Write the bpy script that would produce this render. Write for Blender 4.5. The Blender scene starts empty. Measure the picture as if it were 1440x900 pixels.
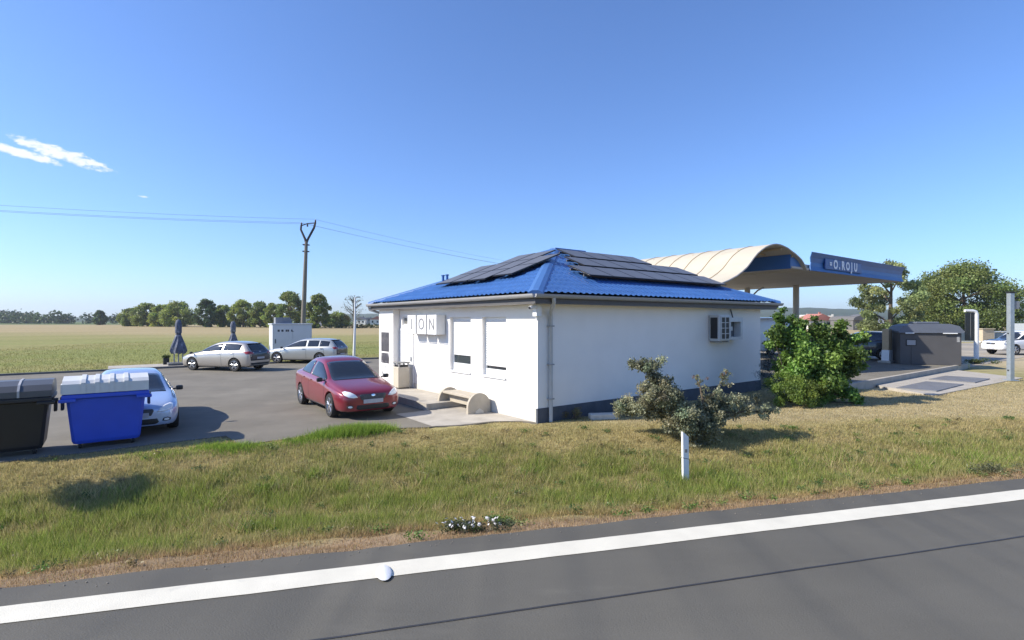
import bpy, bmesh, math, random
import numpy as np
from mathutils import Vector, Matrix
from mathutils.bvhtree import BVHTree

# ------------------------------------------------------------------ camera, sky, sun, exposure
SC = bpy.context.scene
COL = SC.collection
FOC, HOR, CAMH = 743.0, 450.84, 2.5          # focal length and horizon in pixels of the 1440x900 photograph
cam_d = bpy.data.cameras.new('camera')
cam_d.sensor_width = 36.0
cam_d.lens = FOC / 1440 * 36.0
cam_d.shift_y = (HOR - 450) / 1440
cam_d.clip_start = 0.1
cam_d.clip_end = 20000
cam = bpy.data.objects.new('camera', cam_d)
COL.objects.link(cam)
cam.location = (0, 0, CAMH)
cam.rotation_euler = (math.radians(90), 0, 0)
SC.camera = cam

SUN_EL = math.radians(36)
SUN_AZ = np.array([-0.985, -0.17])            # horizontal direction towards the sun
SUN_AZ = SUN_AZ / np.linalg.norm(SUN_AZ)
sun_vec = Vector((SUN_AZ[0] * math.cos(SUN_EL), SUN_AZ[1] * math.cos(SUN_EL), math.sin(SUN_EL)))
sl = bpy.data.lights.new('sun', 'SUN')
sl.energy = 4.9
sl.angle = math.radians(0.53)
sl.color = (1.0, 0.93, 0.81)
so = bpy.data.objects.new('sun', sl)
COL.objects.link(so)
so.rotation_euler = sun_vec.to_track_quat('Z', 'Y').to_euler()
so.location = (-30, -5, 30)

world = bpy.data.worlds.new('World')
SC.world = world
world.use_nodes = True
wn, wl = world.node_tree.nodes, world.node_tree.links
wn.clear()
w_out = wn.new('ShaderNodeOutputWorld')
w_bg = wn.new('ShaderNodeBackground')
w_bg.inputs['Strength'].default_value = 0.096
w_sky = wn.new('ShaderNodeTexSky')
w_sky.sky_type = 'NISHITA'
w_sky.sun_disc = False
w_sky.sun_elevation = SUN_EL
w_sky.sun_rotation = math.atan2(SUN_AZ[0], SUN_AZ[1])
w_sky.altitude = 200
w_sky.air_density = 1.0
w_sky.dust_density = 0.5
w_sky.ozone_density = 6.5


def wmath(op, a, b=None, c=None):
    n = wn.new('ShaderNodeMath')
    n.operation = op
    for i, v in enumerate((a, b, c)):
        if v is None:
            continue
        if isinstance(v, (int, float)):
            n.inputs[i].default_value = v
        else:
            wl.new(v, n.inputs[i])
    return n.outputs[0]


# one small fair-weather cloud, placed by compass bearing and height in the sky
w_tc = wn.new('ShaderNodeTexCoord')
w_sep = wn.new('ShaderNodeSeparateXYZ')
wl.new(w_tc.outputs['Generated'], w_sep.inputs[0])
bearing = wmath('ARCTAN2', w_sep.outputs['X'], w_sep.outputs['Y'])
height = wmath('ARCSINE', w_sep.outputs['Z'])
w_noi = wn.new('ShaderNodeTexNoise')
w_noi.inputs['Scale'].default_value = 55
w_noi.inputs['Detail'].default_value = 7
w_noi.inputs['Roughness'].default_value = 0.62
w_map = wn.new('ShaderNodeMapping')
w_map.inputs['Scale'].default_value = (1, 1, 2.2)
wl.new(w_tc.outputs['Generated'], w_map.inputs[0])
wl.new(w_map.outputs[0], w_noi.inputs['Vector'])


def cloud_streak(az, el, ra, re, tilt):
    p = wmath('SUBTRACT', bearing, math.radians(az))
    q = wmath('SUBTRACT', height, math.radians(el))
    q = wmath('SUBTRACT', q, wmath('MULTIPLY', p, tilt))
    p2 = wmath('POWER', wmath('ABSOLUTE', wmath('DIVIDE', p, math.radians(ra))), 2.0)
    q2 = wmath('POWER', wmath('ABSOLUTE', wmath('DIVIDE', q, math.radians(re))), 2.0)
    return wmath('SUBTRACT', 1.0, wmath('ADD', p2, q2))


shape = wmath('MAXIMUM', cloud_streak(-40.4, 13.45, 3.3, 0.58, -0.20), cloud_streak(-43.2, 13.15, 3.4, 0.42, -0.16))
shape = wmath('MAXIMUM', shape, cloud_streak(-40.9, 13.7, 1.1, 0.5, -0.2))
shape = wmath('MAXIMUM', shape, cloud_streak(-34.9, 10.9, 0.5, 0.12, 0.0))
shape = wmath('ADD', shape, wmath('MULTIPLY', wmath('SUBTRACT', w_noi.outputs['Fac'], 0.50), 3.6))
mr = wn.new('ShaderNodeMapRange')
mr.interpolation_type = 'SMOOTHSTEP'
mr.inputs['From Min'].default_value = 0.0
mr.inputs['From Max'].default_value = 0.9
mr.inputs['To Max'].default_value = 0.9
wl.new(shape, mr.inputs['Value'])
w_mix = wn.new('ShaderNodeMixRGB')
wl.new(mr.outputs[0], w_mix.inputs['Fac'])
w_tint = wn.new('ShaderNodeMixRGB')           # clear, deep blue summer air
w_tint.blend_type = 'MULTIPLY'
w_tint.inputs['Fac'].default_value = 1.0
w_tint.inputs['Color2'].default_value = (1.18, 1.30, 1.55, 1)
wl.new(w_sky.outputs[0], w_tint.inputs['Color1'])
wl.new(w_tint.outputs[0], w_mix.inputs['Color1'])
w_mix.inputs['Color2'].default_value = (7.6, 7.8, 8.1, 1)
wl.new(w_mix.outputs[0], w_bg.inputs['Color'])
wl.new(w_bg.outputs[0], w_out.inputs[0])

SC.view_settings.view_transform = 'Standard'
SC.view_settings.look = 'None'
SC.view_settings.exposure = 0.58
SC.view_settings.gamma = 1.0
SC.view_settings.use_curve_mapping = False
SC.render.engine = 'CYCLES'
SC.cycles.max_bounces = 6
SC.cycles.diffuse_bounces = 3
SC.cycles.glossy_bounces = 3
SC.cycles.transmission_bounces = 4
SC.cycles.transparent_max_bounces = 8
SC.cycles.volume_bounces = 0
SC.cycles.caustics_reflective = False
SC.cycles.caustics_refractive = False
SC.cycles.use_denoising = True

# ------------------------------------------------------------------ the site frame
rng = np.random.default_rng(7)
random.seed(7)
TH = math.radians(36.8)                       # the kiosk, car park and forecourt share this direction
UV = np.array([math.cos(TH), math.sin(TH)])
VV = np.array([-math.sin(TH), math.cos(TH)])
CN = np.array([0.628, 12.926])                # near corner of the kiosk


def S(a, b, z=0.0):
    p = CN + a * UV + b * VV
    return (float(p[0]), float(p[1]), z)


def toab(X, Y):
    dx, dy = X - CN[0], Y - CN[1]
    return dx * UV[0] + dy * UV[1], dx * VV[0] + dy * VV[1]


def G(px, py, z=0.0):
    d = FOC * (CAMH - z) / (py - HOR)
    return ((px - 720) / FOC * d, d, z)


def vnoise(x, y, seed=0):
    xi, yi = np.floor(x).astype(np.int64), np.floor(y).astype(np.int64)
    fx, fy = x - xi, y - yi
    fx, fy = fx * fx * (3 - 2 * fx), fy * fy * (3 - 2 * fy)

    def h(i, j):
        n = (i * 374761393 + j * 668265263 + seed * 974634777) & 0xffffffff
        n = ((n ^ (n >> 13)) * 1274126177) & 0xffffffff
        return ((n ^ (n >> 16)) & 0xffff) / 65535.0
    return (h(xi, yi) * (1 - fx) + h(xi + 1, yi) * fx) * (1 - fy) + (h(xi, yi + 1) * (1 - fx) + h(xi + 1, yi + 1) * fx) * fy


def fbm(x, y, seed=0):
    return 0.55 * vnoise(x, y, seed) + 0.3 * vnoise(x * 2.1, y * 2.1, seed + 1) + 0.15 * vnoise(x * 4.3, y * 4.3, seed + 2)


EDGE_K = 0.266


def road_dist(X, Y):
    return (Y - (6.22 + EDGE_K * X)) * 0.966


_crest = [G(*p) for p in ((-250, 690), (0, 656), (200, 640), (345, 630), (550, 608), (757, 603), (900, 604), (1100, 602), (1250, 594), (1440, 590), (1700, 585))]
_cx = [c[0] for c in _crest]
_cd = [road_dist(c[0], c[1]) for c in _crest]


def crest(X):
    return np.interp(X, _cx, _cd)


FRONT_A = [-60, -6.35, -6.25, -5.4, -4.8, -3.2, -2.44, -1.64, -0.79, -0.2, 0.0]
FRONT_B = [3.0, 2.97, 1.85, 1.82, 2.0, 1.62, 1.15, 0.84, 0.75, 0.35, 0.0]


def paved(X, Y):
    a, b = toab(X, Y)
    bf = np.interp(a, FRONT_A, FRONT_B)
    p = (a < 0.05) & (b > bf) & (b < 23.1) & (a > -60)
    p |= (a >= 0) & (a < 10.5) & (b > 0) & (b < 23.1)
    p |= (a >= 10.4) & (a < 12.1) & (b > 1.0) & (b < 23.1)
    p |= (a >= 12.0) & (a < 28.3) & (b > -2.1) & (b < 23.1)
    p |= (a > 13.6) & (a < 22.6) & (b > -4.4) & (b < -2.0)
    p |= (a > -8.6) & (a < -2.4) & (b >= 23) & (b < 25.2)
    return p


def terrain(X, Y):
    X, Y = np.asarray(X, float), np.asarray(Y, float)
    d = road_dist(X, Y)
    c = crest(X)
    s = np.clip(d / c, 0, 1)
    depth = np.interp(X, [-12, 2, 9, 20], [0.50, 0.42, 0.30, 0.26])
    z = -depth * np.sin(math.pi * s ** 0.85) ** 1.25
    near = (d > 0.05) & (Y < 24)
    bump = (fbm(X * 1.3, Y * 1.3, 5) - 0.5) * 0.12 + (fbm(X * 4, Y * 4, 9) - 0.5) * 0.05
    edge = np.clip((d - 0.15) / 0.6, 0, 1)
    pv = paved(X, Y)
    z = z + np.where(near & ~pv, bump * edge * np.clip(1.2 - np.clip((s - 0.85) / 0.15, 0, 1), 0.2, 1), 0)
    z = np.where(d < 0.02, -0.06, z)
    z = np.where(pv, -0.07, z)
    a, b = toab(X, Y)
    far = np.clip((np.hypot(X, Y) - 60) / 200, 0, 1)
    z = z + far * (fbm(X * 0.01, Y * 0.01, 3) - 0.5) * 0.6 - 0.012
    return z


def ray_ground(px, py):
    t = np.linspace(3, 120, 12000)
    X, Y, Z = (px - 720) / FOC * t, t, CAMH - (py - HOR) / FOC * t
    k = int(np.argmax(Z <= terrain(X, Y)))
    return float(X[k]), float(Y[k]), float(terrain(X[k], Y[k]))


# ------------------------------------------------------------------ materials
_mats = {}


def mat(name, col, rough=0.7, metal=0.0, var=0.12, scale=6.0, bump=0.0, bscale=60.0, coat=0.0, spec=0.5, attr=None, transl=0.0,
        stretch=None, world_pos=False, stain=None, flake=False):
    if name in _mats:
        return _mats[name]
    m = bpy.data.materials.new(name)
    m.use_nodes = True
    n, l = m.node_tree.nodes, m.node_tree.links
    b = n['Principled BSDF']
    b.inputs['Roughness'].default_value = rough
    b.inputs['Metallic'].default_value = metal
    b.inputs['Specular IOR Level'].default_value = spec
    if coat:
        b.inputs['Coat Weight'].default_value = coat
        b.inputs['Coat Roughness'].default_value = 0.04
    if world_pos:
        vec = n.new('ShaderNodeNewGeometry').outputs['Position']
    else:
        vec = n.new('ShaderNodeTexCoord').outputs['Object']
    if stretch:
        mp = n.new('ShaderNodeMapping')
        mp.inputs['Scale'].default_value = stretch
        l.new(vec, mp.inputs[0])
        vec = mp.outputs[0]
    noi = n.new('ShaderNodeTexNoise')
    noi.inputs['Scale'].default_value = scale
    noi.inputs['Detail'].default_value = 6
    noi.inputs['Roughness'].default_value = 0.6
    l.new(vec, noi.inputs['Vector'])
    if attr:
        at = n.new('ShaderNodeAttribute')
        at.attribute_name = attr
        base = at.outputs['Color']
    else:
        rgb = n.new('ShaderNodeRGB')
        rgb.outputs[0].default_value = (*col, 1)
        base = rgb.outputs[0]
    cr = n.new('ShaderNodeMapRange')
    cr.inputs['From Min'].default_value = 0.3
    cr.inputs['From Max'].default_value = 0.7
    cr.inputs['To Min'].default_value = 1 - var
    cr.inputs['To Max'].default_value = 1 + var
    l.new(noi.outputs['Fac'], cr.inputs['Value'])
    mul = n.new('ShaderNodeVectorMath')
    mul.operation = 'SCALE'
    l.new(base, mul.inputs[0])
    l.new(cr.outputs[0], mul.inputs['Scale'])
    colour = mul.outputs[0]
    if stain:
        sn = n.new('ShaderNodeTexNoise')
        sn.inputs['Scale'].default_value = stain[1]
        sn.inputs['Detail'].default_value = 8
        sn.inputs['Roughness'].default_value = 0.65
        l.new(vec, sn.inputs['Vector'])
        sr = n.new('ShaderNodeMapRange')
        sr.inputs['From Min'].default_value = stain[2]
        sr.inputs['From Max'].default_value = stain[2] + 0.16
        sr.inputs['To Max'].default_value = stain[3]
        l.new(sn.outputs['Fac'], sr.inputs['Value'])
        mx = n.new('ShaderNodeMixRGB')
        l.new(sr.outputs[0], mx.inputs['Fac'])
        l.new(colour, mx.inputs['Color1'])
        mx.inputs['Color2'].default_value = (*stain[0], 1)
        colour = mx.outputs[0]
    l.new(colour, b.inputs['Base Color'])
    if bump:
        bn = n.new('ShaderNodeTexNoise')
        bn.inputs['Scale'].default_value = bscale
        bn.inputs['Detail'].default_value = 5
        l.new(vec, bn.inputs['Vector'])
        bp = n.new('ShaderNodeBump')
        bp.inputs['Strength'].default_value = bump
        bp.inputs['Distance'].default_value = 0.02
        l.new(bn.outputs['Fac'], bp.inputs['Height'])
        l.new(bp.outputs[0], b.inputs['Normal'])
    if transl:
        out = n['Material Output']
        tr = n.new('ShaderNodeBsdfTranslucent')
        l.new(colour, tr.inputs['Color'])
        ms = n.new('ShaderNodeMixShader')
        ms.inputs[0].default_value = transl
        l.new(b.outputs[0], ms.inputs[1])
        l.new(tr.outputs[0], ms.inputs[2])
        l.new(ms.outputs[0], out.inputs['Surface'])
    _mats[name] = m
    return m


# ------------------------------------------------------------------ builders
def link(o, parent=None):
    COL.objects.link(o)
    if parent is not None:
        o.parent = parent
    return o


def mesh_obj(name, verts, faces, m, parent=None, smooth=False, angle=None):
    me = bpy.data.meshes.new(name)
    me.from_pydata([tuple(v) for v in verts], [], faces)
    me.update()
    if isinstance(m, (list, tuple)):
        for x in m:
            me.materials.append(x)
    else:
        me.materials.append(m)
    if smooth:
        me.polygons.foreach_set('use_smooth', [True] * len(me.polygons))
        if angle:
            me.set_sharp_from_angle(angle=math.radians(angle))
    return link(bpy.data.objects.new(name, me), parent)


def tag(o, label, cat, group=None):
    o['label'] = label
    o['category'] = cat
    if group:
        o['group'] = group
    return o


def struct(o, label=None):
    o['kind'] = 'structure'
    if label:
        o['label'] = label
    return o


def stuff(o, label, cat=None):
    o['kind'] = 'stuff'
    o['label'] = label
    if cat:
        o['category'] = cat
    return o


def thing(name, label, cat, loc=(0, 0, 0), rz=0.0, group=None):
    o = link(bpy.data.objects.new(name, None))
    o.empty_display_size = 0.2
    o.location = loc
    o.rotation_euler = (0, 0, rz)
    return tag(o, label, cat, group)


class MB:
    """Collects shapes into one mesh."""

    def __init__(self):
        self.v, self.f = [], []

    def add(self, vs, fs):
        k = len(self.v)
        self.v += [tuple(p) for p in vs]
        self.f += [tuple(i + k for i in f) for f in fs]
        return self

    def box(self, x0, x1, y0, y1, z0, z1, bev=0.0):
        if bev <= 0:
            vs = [(x, y, z) for z in (z0, z1) for y in (y0, y1) for x in (x0, x1)]
            return self.add(vs, [(0, 2, 3, 1), (4, 5, 7, 6), (0, 1, 5, 4), (2, 6, 7, 3), (0, 4, 6, 2), (1, 3, 7, 5)])
        bm = bmesh.new()
        bmesh.ops.create_cube(bm, size=1)
        for q in bm.verts:
            q.co = Vector(((x0 + x1) / 2 + q.co.x * (x1 - x0), (y0 + y1) / 2 + q.co.y * (y1 - y0), (z0 + z1) / 2 + q.co.z * (z1 - z0)))
        bmesh.ops.bevel(bm, geom=bm.edges[:], offset=bev, segments=2, profile=0.5, affect='EDGES')
        bm.verts.index_update()
        self.add([q.co[:] for q in bm.verts], [[q.index for q in f.verts] for f in bm.faces])
        bm.free()
        return self

    def prism(self, poly, axis, lo, hi):
        """poly: 2-D outline in the two other axes (in xyz order), extruded along axis."""
        n = len(poly)

        def P(p, t):
            return {'x': (t, p[0], p[1]), 'y': (p[0], t, p[1]), 'z': (p[0], p[1], t)}[axis]
        vs = [P(p, lo) for p in poly] + [P(p, hi) for p in poly]
        fs = [tuple(range(n))[::-1], tuple(range(n, 2 * n))] + [(i, (i + 1) % n, n + (i + 1) % n, n + i) for i in range(n)]
        return self.add(vs, fs)

    def tube(self, pts, radii, seg=8, caps=True):
        pts = [Vector(p) for p in pts]
        if isinstance(radii, (int, float)):
            radii = [radii] * len(pts)
        vs, fs = [], []
        up = None
        for i, p in enumerate(pts):
            t = (pts[min(i + 1, len(pts) - 1)] - pts[max(i - 1, 0)])
            t = t.normalized() if t.length > 1e-9 else Vector((0, 0, 1))
            if up is None:
                up = Vector((1, 0, 0)) if abs(t.x) < 0.8 else Vector((0, 1, 0))
            x = (up - t * up.dot(t)).normalized()
            y = t.cross(x)
            up = x
            for k in range(seg):
                a = 2 * math.pi * k / seg
                vs.append(p + (x * math.cos(a) + y * math.sin(a)) * radii[i])
        for i in range(len(pts) - 1):
            for k in range(seg):
                k2 = (k + 1) % seg
                fs.append((i * seg + k, i * seg + k2, (i + 1) * seg + k2, (i + 1) * seg + k))
        if caps:
            fs.append(tuple(range(seg))[::-1])
            fs.append(tuple(range((len(pts) - 1) * seg, len(pts) * seg)))
        return self.add(vs, fs)

    def lathe(self, prof, seg=24, axis='z', c=(0, 0, 0)):
        vs, fs = [], []
        n = len(prof)
        for k in range(seg):
            a = 2 * math.pi * k / seg
            for r, h in prof:
                p = (r * math.cos(a), r * math.sin(a), h) if axis == 'z' else (r * math.cos(a), h, r * math.sin(a))
                vs.append((p[0] + c[0], p[1] + c[1], p[2] + c[2]))
        for k in range(seg):
            k2 = (k + 1) % seg
            for i in range(n - 1):
                fs.append((k * n + i, k2 * n + i, k2 * n + i + 1, k * n + i + 1))
        if prof[0][0] > 1e-6:
            fs.append(tuple(k * n for k in range(seg))[::-1])
        if prof[-1][0] > 1e-6:
            fs.append(tuple(k * n + n - 1 for k in range(seg)))
        return self.add(vs, fs)

    def xform(self, M):
        self.v = [tuple(M @ Vector(p)) for p in self.v]
        return self

    def build(self, name, m, parent=None, smooth=False, angle=40):
        return mesh_obj(name, self.v, self.f, m, parent, smooth, angle if smooth else None)


def text_mesh(name, s, size, m, parent, loc, rot, depth=0.01, bold=False):
    cu = bpy.data.curves.new(name, 'FONT')
    cu.body = s
    cu.size = size
    cu.extrude = depth
    cu.align_x = 'CENTER'
    cu.align_y = 'CENTER'
    if bold:
        cu.offset = size * 0.045
    o = bpy.data.objects.new(name, cu)
    COL.objects.link(o)
    bpy.context.view_layer.update()
    me = bpy.data.meshes.new_from_object(o.evaluated_get(bpy.context.evaluated_depsgraph_get()))
    bpy.data.objects.remove(o)
    me.materials.clear()
    me.materials.append(m)
    o = link(bpy.data.objects.new(name, me), parent)
    o.location = loc
    o.rotation_euler = rot
    return o


def fast_mesh(name, V, F, m, parent=None, cols=None, smooth=False):
    """V (N,3) array, F (M,k) array; optional per-vertex base colours."""
    me = bpy.data.meshes.new(name)
    N, (Mf, k) = len(V), F.shape
    me.vertices.add(N)
    me.vertices.foreach_set('co', np.ascontiguousarray(V, dtype=np.float32).ravel())
    me.loops.add(Mf * k)
    me.loops.foreach_set('vertex_index', np.ascontiguousarray(F, dtype=np.int32).ravel())
    me.polygons.add(Mf)
    me.polygons.foreach_set('loop_start', np.arange(0, Mf * k, k, dtype=np.int32))
    me.polygons.foreach_set('loop_total', np.full(Mf, k, dtype=np.int32))
    if smooth:
        me.polygons.foreach_set('use_smooth', np.ones(Mf, dtype=bool))
    if cols is not None:
        at = me.color_attributes.new('Col', 'FLOAT_COLOR', 'POINT')
        at.data.foreach_set('color', np.hstack([cols, np.ones((N, 1))]).astype(np.float32).ravel())
    me.update()
    me.validate()
    me.materials.append(m)
    return link(bpy.data.objects.new(name, me), parent)


def leaves(name, P, size, cols, m, parent=None, flat=0.0, aspect=0.55):
    """Many small pointed leaves at points P."""
    n = len(P)
    nr = rng.normal(size=(n, 3))
    nr[:, 2] = nr[:, 2] + flat
    nr /= np.linalg.norm(nr, axis=1)[:, None]
    t = rng.normal(size=(n, 3))
    t -= nr * (t * nr).sum(1)[:, None]
    t /= np.linalg.norm(t, axis=1)[:, None]
    w = np.cross(nr, t)
    sz = (size * rng.uniform(0.65, 1.35, n))[:, None]
    V = np.empty((n, 4, 3))
    V[:, 0] = P - t * sz * 0.5
    V[:, 1] = P + w * sz * aspect * 0.5 + nr * sz * 0.08
    V[:, 2] = P + t * sz * 0.5
    V[:, 3] = P - w * sz * aspect * 0.5 + nr * sz * 0.08
    F = np.arange(n * 4).reshape(n, 4)
    return fast_mesh(name, V.reshape(-1, 3), F, m, parent, np.repeat(cols, 4, axis=0))


def clump_points(clumps, n, shell=0.55):
    """clumps (k,6): centre and radii; points through each clump, denser towards its outside."""
    clumps = np.asarray(clumps, float)
    vol = np.prod(clumps[:, 3:], axis=1) ** 0.7
    idx = rng.choice(len(clumps), n, p=vol / vol.sum())
    d = rng.normal(size=(n, 3))
    d /= np.linalg.norm(d, axis=1)[:, None]
    r = shell + (1.05 - shell) * rng.random(n) ** 0.7
    r *= 1 + 0.18 * rng.normal(size=n)
    return clumps[idx, :3] + d * r[:, None] * clumps[idx, 3:], idx


def leaf_cols(idx, k, base, amp=0.25, hue=0.06):
    base = np.asarray(base)
    g = 1 + amp * rng.normal(size=k)
    h = hue * rng.normal(size=k)
    c = base[None, :] * np.clip(g, 0.5, 1.7)[:, None]
    c[:, 0] *= 1 + h
    c = c[idx] * (1 + 0.15 * rng.normal(size=(len(idx), 1)))
    return np.clip(c, 0.008, 0.6)


LEAF = mat('leaf_green', (0.08, 0.12, 0.03), rough=0.5, var=0.1, scale=3, attr='Col', transl=0.42)
BLADE = mat('grass_blade', (0.2, 0.2, 0.06), rough=0.75, var=0.05, attr='Col', transl=0.45, spec=0.15)
BARK = mat('bark', (0.11, 0.085, 0.06), rough=0.9, var=0.3, scale=14, bump=0.6, bscale=30)


def tree(name, loc, h, rad, label, base, nleaf=6000, leafs=0.35, group=None, clear=0.22, kclump=46, squash=1.0, airy=False, lean=0.0, full=False):
    t = thing(name, label, 'tree', loc, rng.uniform(0, 6.28), group)
    mb = MB()
    mb.tube([(0, 0, -0.3), (0.02 * h * lean, 0, h * 0.3), (0.05 * h * lean, 0.02 * h, h * 0.62), (0.04 * h * lean, 0.01 * h, h * 0.86)],
            [0.034 * h, 0.024 * h, 0.014 * h, 0.003 * h], 8)
    for k in range(7):
        a = k * 2.4 + rng.uniform(-0.4, 0.4)
        z0 = h * rng.uniform(clear + 0.05, 0.6)
        L = rad * rng.uniform(0.55, 0.85)
        mb.tube([(0, 0, z0), (L * 0.5 * math.cos(a), L * 0.5 * math.sin(a), z0 + 0.12 * h), (L * math.cos(a), L * math.sin(a), z0 + 0.2 * h)],
                [0.012 * h, 0.008 * h, 0.002 * h], 5)
    mb.build('trunk', BARK, t, True)
    cl = []
    zc, hz = h * (clear + 1) / 2, h * (1 - clear) / 2
    for k in range(kclump):
        d = rng.normal(size=3)
        d /= np.linalg.norm(d)
        r = rng.uniform(0.35, 0.93) if k > kclump * 0.3 else rng.uniform(0.75, 0.95)
        taper = 1.0 - 0.28 * max(0.0, d[2]) ** 2
        c = (d[0] * rad * r * taper, d[1] * rad * r * taper, zc + d[2] * hz * r * 0.93)
        if full:                               # foliage down to the ground, uneven outline
            zf = (k + rng.random()) / kclump
            a = rng.uniform(0, 2 * math.pi)
            rr = rad * max(0.15, 1 - (abs(zf - 0.42) / 0.66) ** 2.2) * (rng.uniform(0.25, 1.0) ** 0.5)
            c = (rr * math.cos(a), rr * math.sin(a), h * (0.05 + 0.87 * zf))
        q = rad * rng.uniform(0.17, 0.33) * (0.75 if airy else 1)
        cl.append((*c, q, q, q * 0.75 * squash))
    P, idx = clump_points(cl, nleaf, 0.35)
    leaves('crown', P, leafs, leaf_cols(idx, len(cl), base), LEAF, t, flat=0.5, aspect=0.7)
    return t

# ------------------------------------------------------------------ ground
def sst(a, b, x):
    t = np.clip((x - a) / (b - a), 0, 1)
    return t * t * (3 - 2 * t)


C_STRAW, C_GREEN, C_BROWN, C_OLIVE, C_PALE = (np.array(c) for c in (
    (0.46, 0.37, 0.185), (0.27, 0.305, 0.075), (0.30, 0.215, 0.135), (0.33, 0.30, 0.11), (0.50, 0.42, 0.25)))


def green_weight(X, Y):
    d = road_dist(X, Y)
    s = d / crest(X)
    n1, n2 = fbm(X * 0.45 + 3, Y * 0.6, 21), fbm(X * 1.6, Y * 1.9, 31)
    g = sst(0.14, 0.30, s) * (1 - sst(0.60, 1.0, s + (n1 - 0.5) * 0.6))
    g = g * np.clip((n2 - 0.2) * 3.2, 0.15, 1) * np.clip(0.75 + (n1 - 0.4) * 2.4, 0.3, 1)
    return g * np.interp(X, [-12, 2, 7, 12, 20], [1, 0.95, 0.62, 0.6, 0.75]), s


def verge_cols(X, Y):
    g, s = green_weight(X, Y)
    n = fbm(X * 2.3, Y * 2.3, 41)[:, None]
    c = C_STRAW * (1 - n) + C_OLIVE * n
    c = c * (1 - g[:, None]) + C_GREEN * g[:, None]
    b = (1 - sst(0.10, 0.25, s + (fbm(X * 1.1, Y * 1.1, 51) - 0.5) * 0.16))[:, None]
    c = c * (1 - b) + (C_BROWN * (0.8 + 0.5 * n)) * b
    p = (sst(1.0, 1.25, s) * np.interp(X, [-2, 5], [0.25, 1]))[:, None]
    c = c * (1 - p) + (C_PALE * (0.85 + 0.3 * n)) * p
    return c


def field_cols(X, Y):
    a, b = toab(X, Y)
    n = fbm(a * 0.035, b * 0.12, 61)
    n2 = fbm(a * 0.09, b * 0.45, 71)
    c = np.array((0.29, 0.255, 0.105)) * (1 - n2[:, None]) + np.array((0.215, 0.22, 0.075)) * n2[:, None]
    t = np.clip(sst(70, 115, Y + (n - 0.5) * 90), 0, 1)[:, None]
    c = c * (1 - t) + np.array((0.35, 0.28, 0.15)) * (0.9 + 0.2 * n[:, None]) * t
    g = (sst(0.52, 0.7, n) * (1 - sst(60, 120, Y)) * 0.5)[:, None]
    c = c * (1 - g) + np.array((0.20, 0.235, 0.065)) * g
    far = sst(300, 340, Y)[:, None]
    c = c * (1 - far) + np.array((0.11, 0.145, 0.05)) * far
    r = (sst(20, 30, X) * (1 - sst(55, 66, Y)))[:, None]
    c = c * (1 - r) + np.array((0.40, 0.33, 0.21)) * (0.85 + 0.3 * n2[:, None]) * r
    return c


def grow(lo, hi, step, k):
    out, x = [], lo
    while x < hi:
        out.append(x)
        x += step
        step *= k
    return out


gx = sorted(set([-v for v in grow(16, 6000, 0.3, 1.16)] + list(np.round(np.arange(-15.8, 20, 0.2), 3)) + grow(20, 6000, 0.3, 1.16)))
gy = sorted(set([-v for v in grow(-1.5, 300, 0.5, 1.3)] + list(np.round(np.arange(1.6, 16.6, 0.15), 3)) + grow(16.6, 7000, 0.25, 1.07)))
GX, GY = np.meshgrid(np.array(gx), np.array(gy))
gX, gY = GX.ravel(), GY.ravel()
gZ = terrain(gX, gY)
nx, ny = len(gx), len(gy)
ii = (np.arange(ny - 1)[:, None] * nx + np.arange(nx - 1)[None, :]).ravel()
gF = np.stack([ii, ii + 1, ii + 1 + nx, ii + nx], 1)
ga, gb = toab(gX, gY)
wv = (1 - sst(2.0, 7.0, road_dist(gX, gY) - crest(gX)) * np.where((ga < 0) | (gb > 0), 1, sst(15, 24, gX) * 0.9))[:, None]
gcol = verge_cols(gX, gY) * wv * 0.8 + field_cols(gX, gY) * (1 - wv)
GROUND = mat('ground_dry_grass', (0.3, 0.26, 0.1), rough=0.95, var=0.22, scale=1.7, attr='Col', bump=0.8, bscale=22, spec=0.1, world_pos=True,
             stain=((0.22, 0.17, 0.085), 0.7, 0.58, 0.45))
struct(fast_mesh('ground', np.stack([gX, gY, gZ], 1), gF, GROUND, None, gcol, True), 'dry verge, ditch and stubble field')

ASPH = mat('asphalt_road', (0.125, 0.118, 0.099), rough=0.86, var=0.12, scale=0.7, bump=0.35, bscale=140, world_pos=True, spec=0.3,
           stretch=(0.35, 1.0, 1.0), stain=((0.165, 0.155, 0.13), 1.6, 0.58, 0.6))
ASPH2 = mat('asphalt_car_park', (0.18, 0.163, 0.132), rough=0.9, var=0.14, scale=0.6, bump=0.35, bscale=90, world_pos=True, spec=0.25,
            stain=((0.24, 0.22, 0.178), 0.45, 0.52, 0.7))
CONC = mat('concrete_pale', (0.40, 0.365, 0.31), rough=0.9, var=0.14, scale=2.2, bump=0.3, bscale=60, world_pos=True, stain=((0.27, 0.24, 0.2), 1.3, 0.55, 0.6))
CONC_D = mat('concrete_dark', (0.15, 0.145, 0.14), rough=0.9, var=0.2, scale=3, bump=0.3, bscale=60, world_pos=True)
PAINT = mat('road_paint', (0.64, 0.605, 0.50), rough=0.7, var=0.07, scale=2.5, bump=0.2, bscale=90, world_pos=True, stain=((0.34, 0.33, 0.31), 4.0, 0.63, 0.6))
TAR = mat('tar_seam', (0.035, 0.035, 0.037), rough=0.6, var=0.2)


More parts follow.
